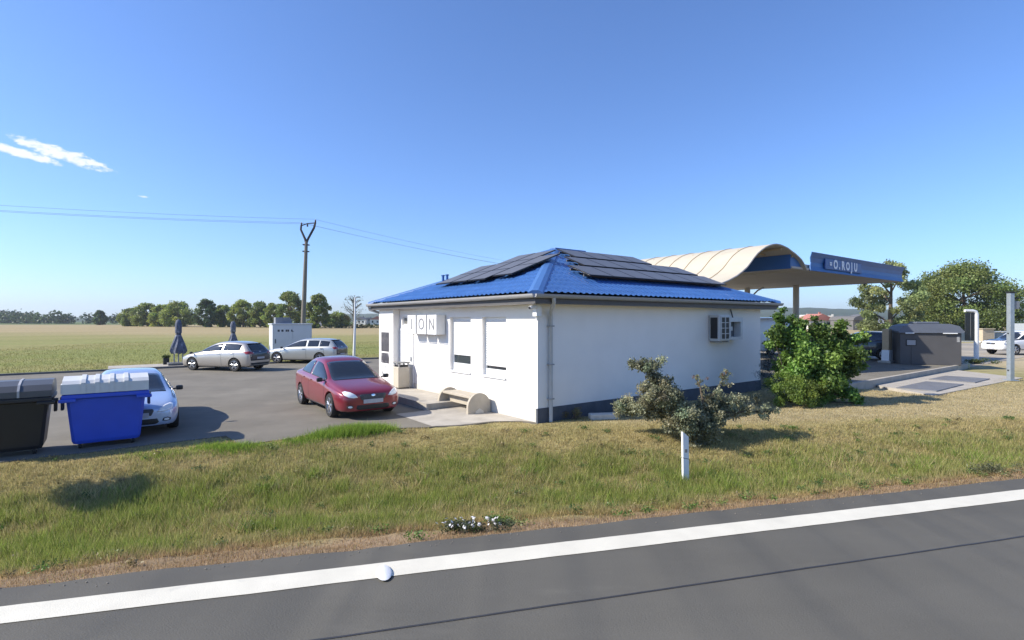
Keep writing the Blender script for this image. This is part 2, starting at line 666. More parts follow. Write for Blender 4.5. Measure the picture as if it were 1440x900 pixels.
def strip(name, d0, d1, z, m, x0=-320.0, x1=320.0, jag0=0.0, jag1=0.0, parent=None, z_skirt=None):
    xs = np.array(sorted(set(list(np.arange(-24, 24.01, 0.12)) + [x0, -150, -80, -40, 40, 80, 150, x1])))
    xs = xs[(xs >= x0) & (xs <= x1)]
    rows = []
    for d, j in ((d0, jag0), (d1, jag1)):
        dd = d + j * (fbm(xs * 2.2, xs * 0 + d, 81) - 0.5) * 2
        rows.append(np.stack([xs, 6.22 + EDGE_K * xs + dd / 0.966, np.full_like(xs, z)], 1))
    if z_skirt is not None:
        r = rows[1].copy()
        r[:, 2] = z_skirt
        rows.append(r)
    n = len(xs)
    F = np.concatenate([np.stack([np.arange(n - 1) + k * n, np.arange(1, n) + k * n, np.arange(1, n) + (k + 1) * n, np.arange(n - 1) + (k + 1) * n], 1) for k in range(len(rows) - 1)])
    return fast_mesh(name, np.concatenate(rows), F, m, parent)


road = struct(strip('road', -9.5, 0.0, 0.0, ASPH, jag1=0.05, z_skirt=-0.1), 'grey asphalt main road')
struct(strip('edge_line', -0.725, -0.405, 0.005, PAINT, jag0=0.012, jag1=0.012, parent=road))
struct(strip('tar_seam', -1.635, -1.612, 0.004, TAR, jag0=0.008, jag1=0.012, parent=road))
struct(strip('far_edge_line', -8.6, -8.35, 0.005, PAINT, parent=road))


def sheet(name, poly_ab, z, m, thick=0.0, parent=None):
    pts = [S(a, b, z) for a, b in poly_ab]
    n = len(pts)
    vs, fs = list(pts), [tuple(range(n))]
    if thick:
        vs += [(p[0], p[1], z - thick) for p in pts]
        fs += [(i, n + i, n + (i + 1) % n, (i + 1) % n) for i in range(n)]
    return mesh_obj(name, vs, fs, m, parent)


_front = [(a, b) for a, b in zip(FRONT_A, FRONT_B)]
jag = []
for (a0, b0), (a1, b1) in zip(_front[:-1], _front[1:]):
    k = max(1, int(math.hypot(a1 - a0, b1 - b0) / 0.25)) if a0 > -20 else 1
    jag += [(a0 + (a1 - a0) * i / k, b0 + (b1 - b0) * i / k + (random.uniform(-0.05, 0.05) if a0 > -7 and i else 0)) for i in range(k)]
struct(sheet('car_park', jag + [(0.0, 0.0), (0.3, 0.4), (10.4, 0.4), (12.2, 1.0), (12.2, 23.0), (-60, 23.0)], 0.0, ASPH2, 0.12), 'worn grey asphalt car park')
struct(sheet('walkway', [(-2.28, 1.15), (-1.64, 0.9), (-0.79, 0.8), (-0.15, 0.4), (-0.02, 0.05), (-0.02, 3.2), (-2.28, 3.2)], 0.006, CONC), 'pale concrete walkway')
k = MB()
k.prism([(-60, 23.0), (40, 23.0), (40, 23.14), (-60, 23.14)], 'z', -0.1, 0.09)
kb = struct(k.build('kerb', CONC_D), 'low dark kerb behind the car park')
kb.location = S(0, 0)
kb.rotation_euler = (0, 0, TH)
k = MB()
k.prism([(-40, 2.90), (-6.35, 2.90), (-6.35, 2.98), (-40, 2.98)], 'z', -0.2, 0.01)
kb = struct(k.build('kerb', CONC_D), 'flush concrete kerb in front of the bins')
kb.location = S(0, 0)
kb.rotation_euler = (0, 0, TH)
struct(sheet('terrace_paving', [(-8.6, 23.15), (-2.4, 23.15), (-2.4, 25.2), (-8.6, 25.2)], 0.10, CONC, 0.2), 'pale paving strip under the closed parasols')
# forecourt: a raised slab with a kerb
fc = struct(sheet('forecourt', [(12.6, -1.9), (28.0, -1.9), (28.0, 22.9), (12.6, 22.9)], 0.2, ASPH2, 0.3), 'raised asphalt forecourt')
k = MB()
k.box(12.4, 28.2, -2.05, -1.9, -0.1, 0.225)
k.box(28.0, 28.2, -1.9, 22.9, -0.1, 0.225)
k.box(12.4, 12.6, -1.9, 22.9, -0.1, 0.225)
kb = struct(k.build('kerb', CONC), 'kerb around the raised forecourt')
kb.location = S(0, 0)
kb.rotation_euler = (0, 0, TH)
struct(sheet('concrete_pad', [(13.4, -4.3), (23.2, -4.9), (25.5, -2.1), (15.2, -2.1)], 0.02, CONC, 0.2), 'pale concrete pad beside the forecourt')
struct(sheet('side_yard', [(28.25, -2.0), (75, -2.0), (75, 30), (28.25, 30)], -0.002, mat('yard_dust', (0.34, 0.295, 0.225), rough=0.95, var=0.2, scale=0.5, world_pos=True, bump=0.3, bscale=30,
       stain=((0.2, 0.19, 0.175), 0.12, 0.5, 0.7)), 0.1), 'dusty yard beside the forecourt')
for i, (a0, a1, b0, b1) in enumerate(((14.6, 17.9, -4.1, -2.9), (19.0, 21.3, -4.2, -2.7))):
    t = thing('manhole_cover', ('long', 'short')[i] + ' dark grey steel tank cover let into the pale concrete pad', 'cover', S((a0 + a1) / 2, (b0 + b1) / 2, 0.02), TH, 'tank covers in the concrete pad')
    n = 4 - i
    w = (a1 - a0) / n
    for q in range(n):
        MB().box(-(a1 - a0) / 2 + q * w + 0.01, -(a1 - a0) / 2 + (q + 1) * w - 0.01, -(b1 - b0) / 2, (b1 - b0) / 2, -0.01, 0.035, 0.008).build('cover_plate', mat('cover_steel', (0.16, 0.16, 0.165), rough=0.6, var=0.15, scale=3), t)

# ------------------------------------------------------------------ distant land and air
HILL = mat('wooded_hill', (0.05, 0.07, 0.035), rough=1.0, var=0.35, scale=0.02, world_pos=True, spec=0.0)
az = np.radians(np.linspace(-75, 75, 400))
hp = np.interp(np.degrees(az), [-75, -50, -44, -30, -22, -15, -5, 10, 25, 28, 33, 38, 44, 60, 75], [30, 24, 12, 14, 24, 34, 40, 48, 54, 53, 50, 46, 44, 42, 36])
hp = hp * (0.86 + 0.28 * fbm(az * 14, az * 0 + 1, 91)) + 5 * fbm(az * 110, az * 0 + 4, 95)
rows = []
for R_, kz in ((1500, -0.05), (2000, 0.45), (2400, 0.9), (2600, 1.0), (3000, 0.5)):
    rows.append(np.stack([R_ * np.sin(az), R_ * np.cos(az), hp * kz], 1))
n = len(az)
HF = np.concatenate([np.stack([np.arange(n - 1) + q * n, np.arange(1, n) + q * n, np.arange(1, n) + (q + 1) * n, np.arange(n - 1) + (q + 1) * n], 1) for q in range(len(rows) - 1)])
struct(fast_mesh('hills', np.concatenate(rows), HF, HILL, None, None, True), 'low wooded hills on the horizon')

# far wood on the left and hedges: masses of leaves
cl, x = [], -760.0
while x < -315:
    z = 480 + 40 * math.sin(x * 0.021) + rng.uniform(-12, 12)
    hgt = rng.uniform(6.0, 11.0) * (1.15 if x < -440 else 0.95)
    cl.append((x, z, hgt * 0.5, rng.uniform(4, 7), 4.5, hgt * 0.52))
    x += rng.uniform(3.0, 6.0)
P, idx = clump_points(cl, 11000, 0.6)
P[:, 2] = np.maximum(P[:, 2], 0.1)
stuff(leaves('far_wood', P, 1.9, leaf_cols(idx, len(cl), (0.045, 0.075, 0.022), 0.25), LEAF, None, 0.4, 0.8), 'dark green far-off wood along the edge of the field', 'wood')
cl, x = [], -62.0
while x < 60:
    cl.append((x, 176 + rng.uniform(-2, 2), 0.6, 1.6, 1.2, rng.uniform(0.6, 1.1)))
    x += rng.uniform(0.9, 1.6)
P, idx = clump_points(cl, 5000, 0.5)
P[:, 2] = np.maximum(P[:, 2], 0.05)
stuff(leaves('far_hedge', P, 0.5, leaf_cols(idx, len(cl), (0.05, 0.075, 0.025), 0.25), LEAF, None, 0.4, 0.8), 'low dark hedge at the far end of the field', 'hedge')

HZ = bpy.data.materials.new('haze')
HZ.use_nodes = True
hn = HZ.node_tree.nodes
hn.remove(hn['Principled BSDF'])
pv = hn.new('ShaderNodeVolumePrincipled')
pv.inputs['Color'].default_value = (0.80, 0.87, 0.95, 1)
pv.inputs['Density'].default_value = 0.00020
pv.inputs['Anisotropy'].default_value = 0.2
HZ.node_tree.links.new(pv.outputs[0], hn['Material Output'].inputs['Volume'])
hb = MB().box(-3600, 3600, -400, 3600, -8, 110).build('haze', HZ)
stuff(hb, 'thin bluish summer haze over the distant land')

# ------------------------------------------------------------------ verge grass
def grass_blades(name, X, Y, h, w, col, label, lean=0.45, z=None):
    n = len(X)
    z0 = (terrain(X, Y) if z is None else z) - 0.01
    a = rng.uniform(0, 2 * math.pi, n)
    b = rng.uniform(0, 2 * math.pi, n)
    ln = h * lean * rng.uniform(0.2, 1.6, n)
    dx, dy = np.cos(a) * w / 2, np.sin(a) * w / 2
    V = np.empty((n, 3, 3))
    V[:, 0] = np.stack([X - dx, Y - dy, z0], 1)
    V[:, 1] = np.stack([X + dx, Y + dy, z0], 1)
    V[:, 2] = np.stack([X + np.cos(b) * ln, Y + np.sin(b) * ln, z0 + h], 1)
    C = np.repeat(col * (1 + 0.22 * rng.normal(size=(n, 1))), 3, axis=0)
    return stuff(fast_mesh(name, V.reshape(-1, 3), np.arange(3 * n).reshape(n, 3), BLADE, None, np.clip(C, 0.01, 0.75)), label, 'grass')


N = 1700000
X = rng.uniform(-17, 23, N)
Y = 6.22 + EDGE_K * X + rng.uniform(0.02, 10.5, N) / 0.966
keep = (np.abs(X) < 1.02 * Y + 2.0) & ~paved(X, Y) & (rng.random(N) < np.clip((7.5 / np.maximum(Y, 1)) ** 1.25, 0, 1))
a_, b_ = toab(X, Y)
keep &= ~((a_ > -0.25) & (a_ < 10.6) & (b_ > -0.1)) & ~((a_ > -2.4) & (a_ < 0) & (b_ > 0.7))
X, Y = X[keep], Y[keep]
gw, s_ = green_weight(X, Y)
dens = np.where(s_ < 0.16, 0.45 * fbm(X * 1.5, Y * 1.5, 14) * 2, 1.0)
kp = rng.random(len(X)) < np.clip(dens, 0.08, 1)
X, Y, gw, s_ = X[kp], Y[kp], gw[kp], s_[kp]
hh = 0.04 + 0.085 * gw + 0.04 * (fbm(X * 3, Y * 3, 17))
hh = hh * np.where(s_ > 1.0, 0.62, 1.0) * np.where(s_ < 0.16, 0.7, 1) * rng.uniform(0.5, 1.5, len(X))
isg = rng.random(len(X)) < gw * 0.72 + 0.05
col = verge_cols(X, Y)
dry = np.where(rng.random((len(X), 1)) < 0.3, C_PALE, C_STRAW) * 1.08
mixw = rng.uniform(0, 0.75, (len(X), 1))
fresh = np.array((0.235, 0.31, 0.06)) * rng.uniform(0.75, 1.35, (len(X), 1))
col = np.where(isg[:, None], col * (1 - mixw) + fresh * mixw, col * (1 - mixw) + dry * mixw)
red = (s_ < 0.2)[:, None]
col = np.where(red & ~isg[:, None], col * np.array((1.0, 0.92, 0.90)), col)
print('grass blades', len(X))
grass_blades('verge_grass', X, Y, hh, 0.005 + 0.0007 * Y, col, 'patchy green and straw coloured grass in the roadside ditch')

N = 120000
X = rng.uniform(-45, 6, N)
Y = rng.uniform(22, 62, N)
a_, b_ = toab(X, Y)
kp = (b_ > 23.2) & ~paved(X, Y) & (rng.random(N) < (26 / np.maximum(Y, 26)) ** 1.5) & (np.abs(X) < Y * 1.02 + 2)
X, Y = X[kp], Y[kp]
grass_blades('field_stubble', X, Y, rng.uniform(0.04, 0.16, len(X)), 0.03 + 0.0 * X, field_cols(X, Y) * rng.uniform(0.8, 1.35, (len(X), 1)), 'short dry grass of the field behind the car park', 0.8, np.zeros(len(X)) - 0.02)

# ------------------------------------------------------------------ the kiosk
KW, KL, EO, EZ, SLOPE = 9.13, 10.5, 0.44, 3.15, 0.386
WHITE = mat('white_render', (0.84, 0.81, 0.765), rough=0.85, var=0.035, scale=1.2, bump=0.12, bscale=120, stain=((0.70, 0.68, 0.64), 0.8, 0.60, 0.35))
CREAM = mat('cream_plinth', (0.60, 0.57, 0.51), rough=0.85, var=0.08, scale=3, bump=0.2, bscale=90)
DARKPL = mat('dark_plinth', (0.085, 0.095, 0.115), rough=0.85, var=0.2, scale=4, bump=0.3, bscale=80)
GREYM = mat('grey_painted_metal', (0.33, 0.33, 0.33), rough=0.45, var=0.06, scale=3)
GREYD = mat('dark_fascia', (0.09, 0.085, 0.085), rough=0.6, var=0.1)
SOFF = mat('soffit_board', (0.55, 0.54, 0.52), rough=0.8, var=0.06)
BLUER = mat('blue_metal_tile', (0.05, 0.135, 0.36), rough=0.2, var=0.12, scale=2.0, spec=0.6, stain=((0.12, 0.23, 0.46), 1.5, 0.58, 0.5))
BLUEC = mat('blue_ridge_metal', (0.06, 0.15, 0.36), rough=0.38, var=0.06, scale=3)
GLASS = mat('window_glass', (0.03, 0.04, 0.045), rough=0.04, var=0.0, spec=0.8)
PVC = mat('white_plastic', (0.74, 0.74, 0.73), rough=0.45, var=0.03, scale=5)
BLACK = mat('black_plastic', (0.02, 0.02, 0.022), rough=0.5, var=0.1)
SOLAR = mat('solar_glass', (0.125, 0.12, 0.115), rough=0.36, var=0.05, scale=1.0, spec=0.4)  # base grey lifted to carry the sky's reflection
SOLFR = mat('solar_frame', (0.02, 0.02, 0.022), rough=0.4, metal=0.4, var=0.05)

kiosk = thing('kiosk', 'white single-storey kiosk with blue hipped metal roof and solar panels', 'building', S(0, 0), TH)


def wall_with_holes(b0, b1, z0, z1, holes, depth):
    bs = sorted({b0, b1, *[h[0] for h in holes], *[h[1] for h in holes]})
    zs = sorted({z0, z1, *[h[2] for h in holes], *[h[3] for h in holes]})
    mb = MB()
    for i in range(len(bs) - 1):
        for j in range(len(zs) - 1):
            cb, cz = (bs[i] + bs[i + 1]) / 2, (zs[j] + zs[j + 1]) / 2
            if any(h[0] < cb < h[1] and h[2] < cz < h[3] for h in holes):
                continue
            mb.add([(0, bs[i], zs[j]), (0, bs[i + 1], zs[j]), (0, bs[i + 1], zs[j + 1]), (0, bs[i], zs[j + 1])], [(3, 2, 1, 0)])
    for h in holes:
        c = [(h[0], h[2]), (h[1], h[2]), (h[1], h[3]), (h[0], h[3])]
        for q in range(4):
            p, r = c[q], c[(q + 1) % 4]
            mb.add([(0, *p), (0, *r), (depth, *r), (depth, *p)], [(0, 1, 2, 3)])
    return mb


holes = [(1.30, 2.45, 0.97, 2.60), (3.05, 4.24, 0.97, 2.60), (7.12, 7.66, 2.34, 2.64)]
wmb = wall_with_holes(0, KW, 0.33, 2.92, holes, 0.2)
wmb.add([(0, 0, 0.33), (KL, 0, 0.33), (KL, 0, 2.92), (0, 0, 2.92), (0, KW, 0.33), (KL, KW, 0.33), (KL, KW, 2.92), (0, KW, 2.92)],
        [(0, 1, 2, 3), (1, 5, 6, 2), (5, 4, 7, 6)])
wmb.build('wall', WHITE, kiosk)
MB().box(-0.26, -0.003, 7.86, KW, 0.0, 2.9).build('pilaster', WHITE, kiosk)
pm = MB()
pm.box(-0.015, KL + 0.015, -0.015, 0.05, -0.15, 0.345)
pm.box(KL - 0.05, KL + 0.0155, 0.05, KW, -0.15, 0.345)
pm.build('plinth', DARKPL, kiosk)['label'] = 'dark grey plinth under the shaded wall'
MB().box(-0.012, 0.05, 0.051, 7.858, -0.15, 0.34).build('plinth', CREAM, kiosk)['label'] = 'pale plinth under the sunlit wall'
for q, (b0, b1, z0, z1) in enumerate(holes[:2]):
    w = MB()
    w.box(0.10, 0.19, b0 + 0.002, b0 + 0.06, z0, z1)
    w.box(0.10, 0.19, b1 - 0.06, b1 - 0.002, z0, z1)
    w.box(0.10, 0.19, b0 + 0.06, b1 - 0.06, z0 + 0.002, z0 + (0.24 if q else 0.19))
    w.box(0.10, 0.19, b0 + 0.06, b1 - 0.06, z1 - 0.08, z1 - 0.002)
    win = w.build('window', PVC, kiosk)
    MB().box(0.15, 0.17, b0 + 0.06, b1 - 0.06, z0 + 0.19, z1 - 0.08).build('pane', GLASS, win)
    zb = z0 + (0.48 if q else 0.27)
    sh = MB()
    nz = 19
    for i in range(nz):
        za, zc = zb + (z1 - 0.08 - zb) * i / nz, zb + (z1 - 0.08 - zb) * (i + 1) / nz
        sh.prism([(0.115, za + 0.002), (0.105, (za + zc) / 2), (0.115, zc - 0.002), (0.13, zc - 0.002), (0.13, za + 0.002)], 'y', b0 + 0.06, b1 - 0.06)
    sh.build('roller_shutter', PVC, win)
    MB().box(-0.05, 0.1, b0 + 0.004, b1 - 0.004, z0 - 0.03, z0 + 0.012).build('sill', PVC, win)
b0, b1, z0, z1 = holes[2]
w = MB()
for q in ((b0, b0 + 0.04, z0, z1), (b1 - 0.04, b1, z0, z1), (b0 + 0.04, b1 - 0.04, z0, z0 + 0.04), (b0 + 0.04, b1 - 0.04, z1 - 0.04, z1)):
    w.box(0.05, 0.11, q[0] + 0.002, q[1] - 0.002, q[2] + 0.002, q[3] - 0.002)
win = w.build('window', PVC, kiosk)
MB().box(0.07, 0.09, b0 + 0.04, b1 - 0.04, z0 + 0.04, z1 - 0.04).build('pane', mat('obscured_glass', (0.16, 0.16, 0.15), rough=0.3, var=0.1), win)
# door beside the pilaster: a white leaf set back in a shallow frame
d = MB()
d.box(-0.03, 0.02, 6.72, 6.80, 0.18, 2.22)
d.box(-0.03, 0.02, 7.74, 7.82, 0.18, 2.22)
d.box(-0.03, 0.02, 6.80, 7.74, 2.14, 2.22)
door = d.build('door', PVC, kiosk)
MB().box(-0.02, 0.015, 6.80, 7.74, 0.18, 2.14).build('door_leaf', PVC, door)
MB().box(-0.06, -0.02, 6.86, 6.90, 1.08, 1.24, 0.006).build('handle', GREYM, door)
# eaves
MB().box(-EO + 0.02, KL + EO - 0.02, -EO + 0.02, KW + EO - 0.02, 2.905, 2.96).build('soffit', SOFF, kiosk)
fb = MB()
for q in ((-EO, KL + EO, -EO, -EO + 0.019), (-EO, KL + EO, KW + EO - 0.019, KW + EO), (-EO, -EO + 0.019, -EO + 0.019, KW + EO - 0.019), (KL + EO - 0.019, KL + EO, -EO + 0.019, KW + EO - 0.019)):
    fb.box(*q, 2.90, 3.13)
fb.build('fascia', GREYD, kiosk)


def gutter(p, q):
    p, q = Vector(p), Vector(q)
    t = (q - p).normalized()
    nrm = Vector((-t.y, t.x, 0))
    vs, fs = [], []
    prof = [(0.075 * math.cos(a), 0.095 * math.sin(a)) for a in np.linspace(0, -math.pi, 9)] + [(0.069 * math.cos(a), 0.088 * math.sin(a)) for a in np.linspace(-math.pi, 0, 9)]
    m = len(prof)
    for e in (p, q):
        vs += [tuple(e + nrm * x + Vector((0, 0, z))) for x, z in prof]
    fs += [(i, (i + 1) % m, m + (i + 1) % m, m + i) for i in range(m)] + [tuple(range(m)), tuple(range(m, 2 * m))]
    return MB().add(vs, fs)


go_, gz = EO + 0.078, 3.125
for p, q in (((-go_, -go_, gz), (KL + go_, -go_, gz)), ((-go_, KW + go_, gz), (-go_, -go_, gz)), ((KL + go_, -go_, gz), (KL + go_, KW + go_, gz)), ((KL + go_, KW + go_, gz), (-go_, KW + go_, gz))):
    gutter(p, q).build('gutter', GREYM, kiosk)
dp = MB()
dp.tube([(0.06, -go_, 3.05), (0.10, -go_ + 0.03, 2.94), (0.30, -0.14, 2.70), (0.36, -0.075, 2.60), (0.36, -0.075, 0.0)], 0.05, 10)
dp.build('downpipe', mat('zinc_pipe', (0.48, 0.49, 0.50), rough=0.45, var=0.08), kiosk, True)
MB().tube([(-go_, KW + go_ - 0.1, 3.05), (-go_ + 0.03, KW + go_ - 0.12, 2.92), (-0.15, KW + 0.1, 2.78), (-0.08, KW + 0.06, 2.65), (-0.08, KW + 0.06, 0.0)], 0.045, 8).build('downpipe', GREYM, kiosk, True)
for zc in (2.35, 1.4, 0.55):
    MB().box(0.29, 0.43, -0.135, -0.003, zc, zc + 0.03).build('pipe_clip', GREYM, kiosk)

# roof: four pressed-tile slopes
EL, EW = KL + 2 * EO, KW + 2 * EO
HALF = EW / 2


def slope_face(length, to_ab, top):
    nt, ns = 66, int(length / 0.05)
    t = np.linspace(0, HALF, nt)
    r = np.linspace(0, 1, ns)
    T, Rr = np.meshgrid(t, r, indexing='ij')
    Ss = T + Rr * np.maximum(length - 2 * T, 0.002)
    z = EZ + T * SLOPE
    wave = 0.5 + 0.5 * np.cos(2 * math.pi * Ss / 0.21)
    step = 1 - np.mod(T / 0.36, 1.0)
    edge = np.clip(np.minimum(Ss - T, length - T - Ss) / 0.15, 0, 1)
    z = z + (0.034 * wave ** 1.5 + 0.026 * step + 0.0) * edge
    A, B = to_ab(Ss, T)
    V = np.stack([A.ravel(), B.ravel(), z.ravel()], 1)
    i = (np.arange(nt - 1)[:, None] * ns + np.arange(ns - 1)[None, :]).ravel()
    return V, np.stack([i, i + 1, i + 1 + ns, i + ns], 1)


roof = None
for length, fn in ((EL, lambda s, t: (-EO + s, -EO + t)), (EW, lambda s, t: (-EO + t, KW + EO - s)), (EL, lambda s, t: (KL + EO - s, KW + EO - t)), (EW, lambda s, t: (KL + EO - t, -EO + s))):
    V, F = slope_face(length, fn, 0)
    o = fast_mesh('roof' if roof is None else 'roof_slope', V, F, BLUER, kiosk if roof is None else roof, None, True)
    o.data.set_sharp_from_angle(angle=math.radians(38))
    roof = roof or o
apn, apf, RZ = (HALF - EO, HALF - EO), (KL + EO - HALF, HALF - EO), EZ + HALF * SLOPE
for cnr, ap in (((-EO, -EO), apn), ((-EO, KW + EO), apn), ((KL + EO, -EO), apf), ((KL + EO, KW + EO), apf)):
    p, q = Vector((*cnr, EZ + 0.0)), Vector((*ap, RZ + 0.0))
    t = (q - p).normalized()
    s = t.cross(Vector((0, 0, 1))).normalized()
    up = s.cross(t)
    prof = [(-0.20, -0.045), (-0.17, 0.015), (-0.07, 0.065), (0.07, 0.065), (0.17, 0.015), (0.20, -0.045)]
    vs = [tuple(e + s * x + up * y) for e in (p - t * 0.02, q) for x, y in prof]
    n = len(prof)
    MB().add(vs, [(i, i + 1, n + i + 1, n + i) for i in range(n - 1)] + [tuple(range(n)), tuple(range(n, 2 * n))]).build('hip_cap', BLUEC, roof)
MB().box(apn[0] - 0.1, apf[0] + 0.1, apn[1] - 0.16, apn[1] + 0.16, RZ - 0.03, RZ + 0.07, 0.03).build('ridge_cap', BLUEC, roof)
for b in (7.05, 7.35):
    MB().tube([(1.5, b, 3.7), (1.5, b, 4.16)], 0.05, 10).tube([(1.5, b, 4.16), (1.5, b, 4.20)], 0.07, 10).build('vent_pipe', BLUEC, roof, True)
pan = bpy.data.meshes.new('solar_panel')
pb = MB()
pb.box(-0.49, 0.49, -0.50, 0.50, -0.018, 0.018)
pb.add([(-0.465, -0.475, 0.021), (0.465, -0.475, 0.021), (0.465, 0.475, 0.021), (-0.465, 0.475, 0.021)], [(0, 1, 2, 3)])
pan.from_pydata(pb.v, [], pb.f)
pan.materials.append(SOLFR)
pan.materials.append(SOLAR)
pan.polygons[6].material_index = 1
AL = math.atan(SLOPE)


def solar(face, along, up):
    o = link(bpy.data.objects.new('solar_panel', pan), roof)
    lift = 0.17
    if face == 'R':
        o.location = (along, -EO + up * math.cos(AL) - lift * math.sin(AL), EZ + up * math.sin(AL) + lift * math.cos(AL))
        o.rotation_euler = (AL, 0, 0)
    else:
        o.location = (-EO + up * math.cos(AL) - lift * math.sin(AL), along, EZ + up * math.sin(AL) + lift * math.cos(AL))
        o.rotation_euler = (Matrix.Rotation(-math.pi / 2, 3, 'Z') @ Matrix.Rotation(AL, 3, 'X')).to_euler()


for row, (a0, n) in enumerate(((2.55, 7), (3.4, 6), (4.05, 4))):
    for i in range(n):
        solar('R', a0 + 0.5 + i * 1.0, 1.75 + row * 1.16 + 0.1)
for colm, (up0, n) in enumerate(((1.5, 2), (1.25, 3), (1.25, 3), (1.25, 2))):
    for i in range(n):
        solar('L', 2.75 + colm * 1.04, up0 + 0.5 + i * 1.02)
rl = MB()
for row in range(3):
    for off in (-0.3, 0.3):
        up = 1.85 + row * 1.16 + off
        a0, n = ((2.55, 7), (3.4, 6), (4.05, 4))[row]
        z = EZ + up * math.sin(AL) + 0.13
        rl.box(a0, a0 + n, -EO + up * math.cos(AL) - 0.02, -EO + up * math.cos(AL) + 0.02, z - 0.06, z)
rl.build('panel_rail', GREYD, roof)

# raised slab along the sunlit wall
struct(sheet('entrance_step', [(-1.28, 3.25), (-0.02, 3.25), (-0.02, 9.6), (-1.28, 9.6)], 0.17, CONC, 0.25), 'raised concrete slab before the kiosk door')
bk = MB().box(-1.36, -1.281, 3.2, 9.65, -0.05, 0.185).build('kerb', CONC)
bk.location = S(0, 0)
bk.rotation_euler = (0, 0, TH)
struct(bk, 'kerb edging the kiosk step')

# cube letters over the door
sign = thing('letter_sign', 'white box letters I O N standing out from the sunlit kiosk wall', 'sign', S(0, 0), TH)
LETT = mat('sign_letter', (0.20, 0.20, 0.21), rough=0.6, var=0.05)
for ch, bc in (('I', 6.22), ('O', 5.50), ('N', 4.80)):
    bx = MB().box(-0.34, -0.012, bc - 0.30, bc + 0.30, 2.06, 2.68, 0.012).build('letter_box', PVC, sign)
    MB().box(-0.36, -0.341, bc - 0.285, bc + 0.285, 2.04, 2.055).build('drip_edge', GREYD, bx)
    text_mesh('letter', ch, 0.52, LETT, bx, (-0.345, bc, 2.37), (math.radians(90), 0, math.radians(-90)), 0.004)

# posters on the pilaster
POST = mat('poster_print', (0.075, 0.068, 0.075), rough=0.4, var=0.5, scale=3.5, stain=((0.75, 0.74, 0.72), 3.4, 0.57, 1.0))
POST2 = mat('poster_print_dark', (0.06, 0.055, 0.065), rough=0.4, var=0.6, scale=5, stain=((0.75, 0.74, 0.74), 6.0, 0.56, 1.0))
POST3 = mat('poster_emblem', (0.75, 0.74, 0.72), rough=0.4, var=0.05, scale=5, stain=((0.05, 0.05, 0.055), 5.5, 0.5, 1.0))
for (z0, z1, m, lab) in ((1.36, 2.07, POST, 'tall dark poster with pale scrawl, uppermost on the kiosk pilaster'), (0.93, 1.30, POST2, 'dark poster with white stripe, middle one on the kiosk pilaster'), (0.45, 0.82, POST3, 'white sticker with black round emblem, lowest on the kiosk pilaster')):
    o = MB().box(-0.275, -0.264, 8.22, 8.90, z0, z1).build('poster', m)
    o.location = S(0, 0)
    o.rotation_euler = (0, 0, TH)
    tag(o, lab, 'poster')

# air conditioners on the shaded wall
ACW = mat('ac_casing', (0.58, 0.58, 0.57), rough=0.5, var=0.05)
ac = thing('air_conditioner', 'grey air conditioner with square-celled dark grille under the eave', 'air conditioner', S(0, 0), TH)
q = MB()
q.box(7.22, 7.84, -0.40, -0.03, 1.84, 2.68, 0.015)
q.build('casing', ACW, ac)
MB().box(7.29, 7.77, -0.406, -0.398, 1.90, 2.62).build('fan_opening', BLACK, ac)
q = MB()
for i in range(3):
    q.box(7.28 + i * 0.235, 7.305 + i * 0.235, -0.43, -0.407, 1.89, 2.63)
for i in range(5):
    q.box(7.28, 7.78, -0.425, -0.409, 1.89 + i * 0.178, 1.912 + i * 0.178)
q.build('grille', ACW, ac)
q = MB()
q.box(7.20, 7.205 + 0.015, -0.33, -0.09, 1.92, 2.60)
q.build('side_vent', BLACK, ac)
q = MB()
for a in (7.3, 7.75):
    q.box(a, a + 0.03, -0.40, -0.003, 1.79, 1.835)
q.build('bracket', GREYM, ac)
ac = thing('air_conditioner', 'open-fronted grey unit with white lever beside the grille unit', 'air conditioner', S(0, 0), TH)
q = MB()
for x0, x1, z0, z1 in ((7.92, 8.02, 1.86, 2.60), (8.62, 8.74, 1.86, 2.60), (8.02, 8.62, 2.46, 2.60), (8.02, 8.62, 1.86, 1.96)):
    q.box(x0, x1, -0.32, -0.02, z0, z1)
q.build('casing', ACW, ac)
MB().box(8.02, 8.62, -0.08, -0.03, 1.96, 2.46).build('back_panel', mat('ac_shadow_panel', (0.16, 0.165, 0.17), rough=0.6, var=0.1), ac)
MB().box(8.28, 8.36, -0.18, -0.081, 2.16, 2.30, 0.01).build('lever', PVC, ac)
MB().tube([(8.5, -0.1, 2.60), (8.5, -0.06, 2.75), (8.5, -0.02, 2.88)], 0.02, 6).build('cable', BLACK, ac)

cm = thing('security_camera', 'small white security camera and bracket under the near roof corner', 'camera', S(-0.16, -0.16, 2.70), TH)
MB().box(-0.03, 0.13, -0.03, 0.13, -0.10, 0.20, 0.01).build('bracket', PVC, cm)
q = MB().tube([(-0.05, -0.02, 0.14), (-0.16, -0.06, 0.12), (-0.30, -0.1, 0.10)], [0.045, 0.05, 0.045], 10)
q.build('housing', PVC, cm, True)
MB().tube([(-0.30, -0.1, 0.10), (-0.31, -0.103, 0.099)], 0.035, 10).build('lens', BLACK, cm)
MB().tube([(0.05, 0.05, -0.10), (0.05, 0.05, -0.2)], [0.05, 0.02], 8).build('lamp_cone', PVC, cm)

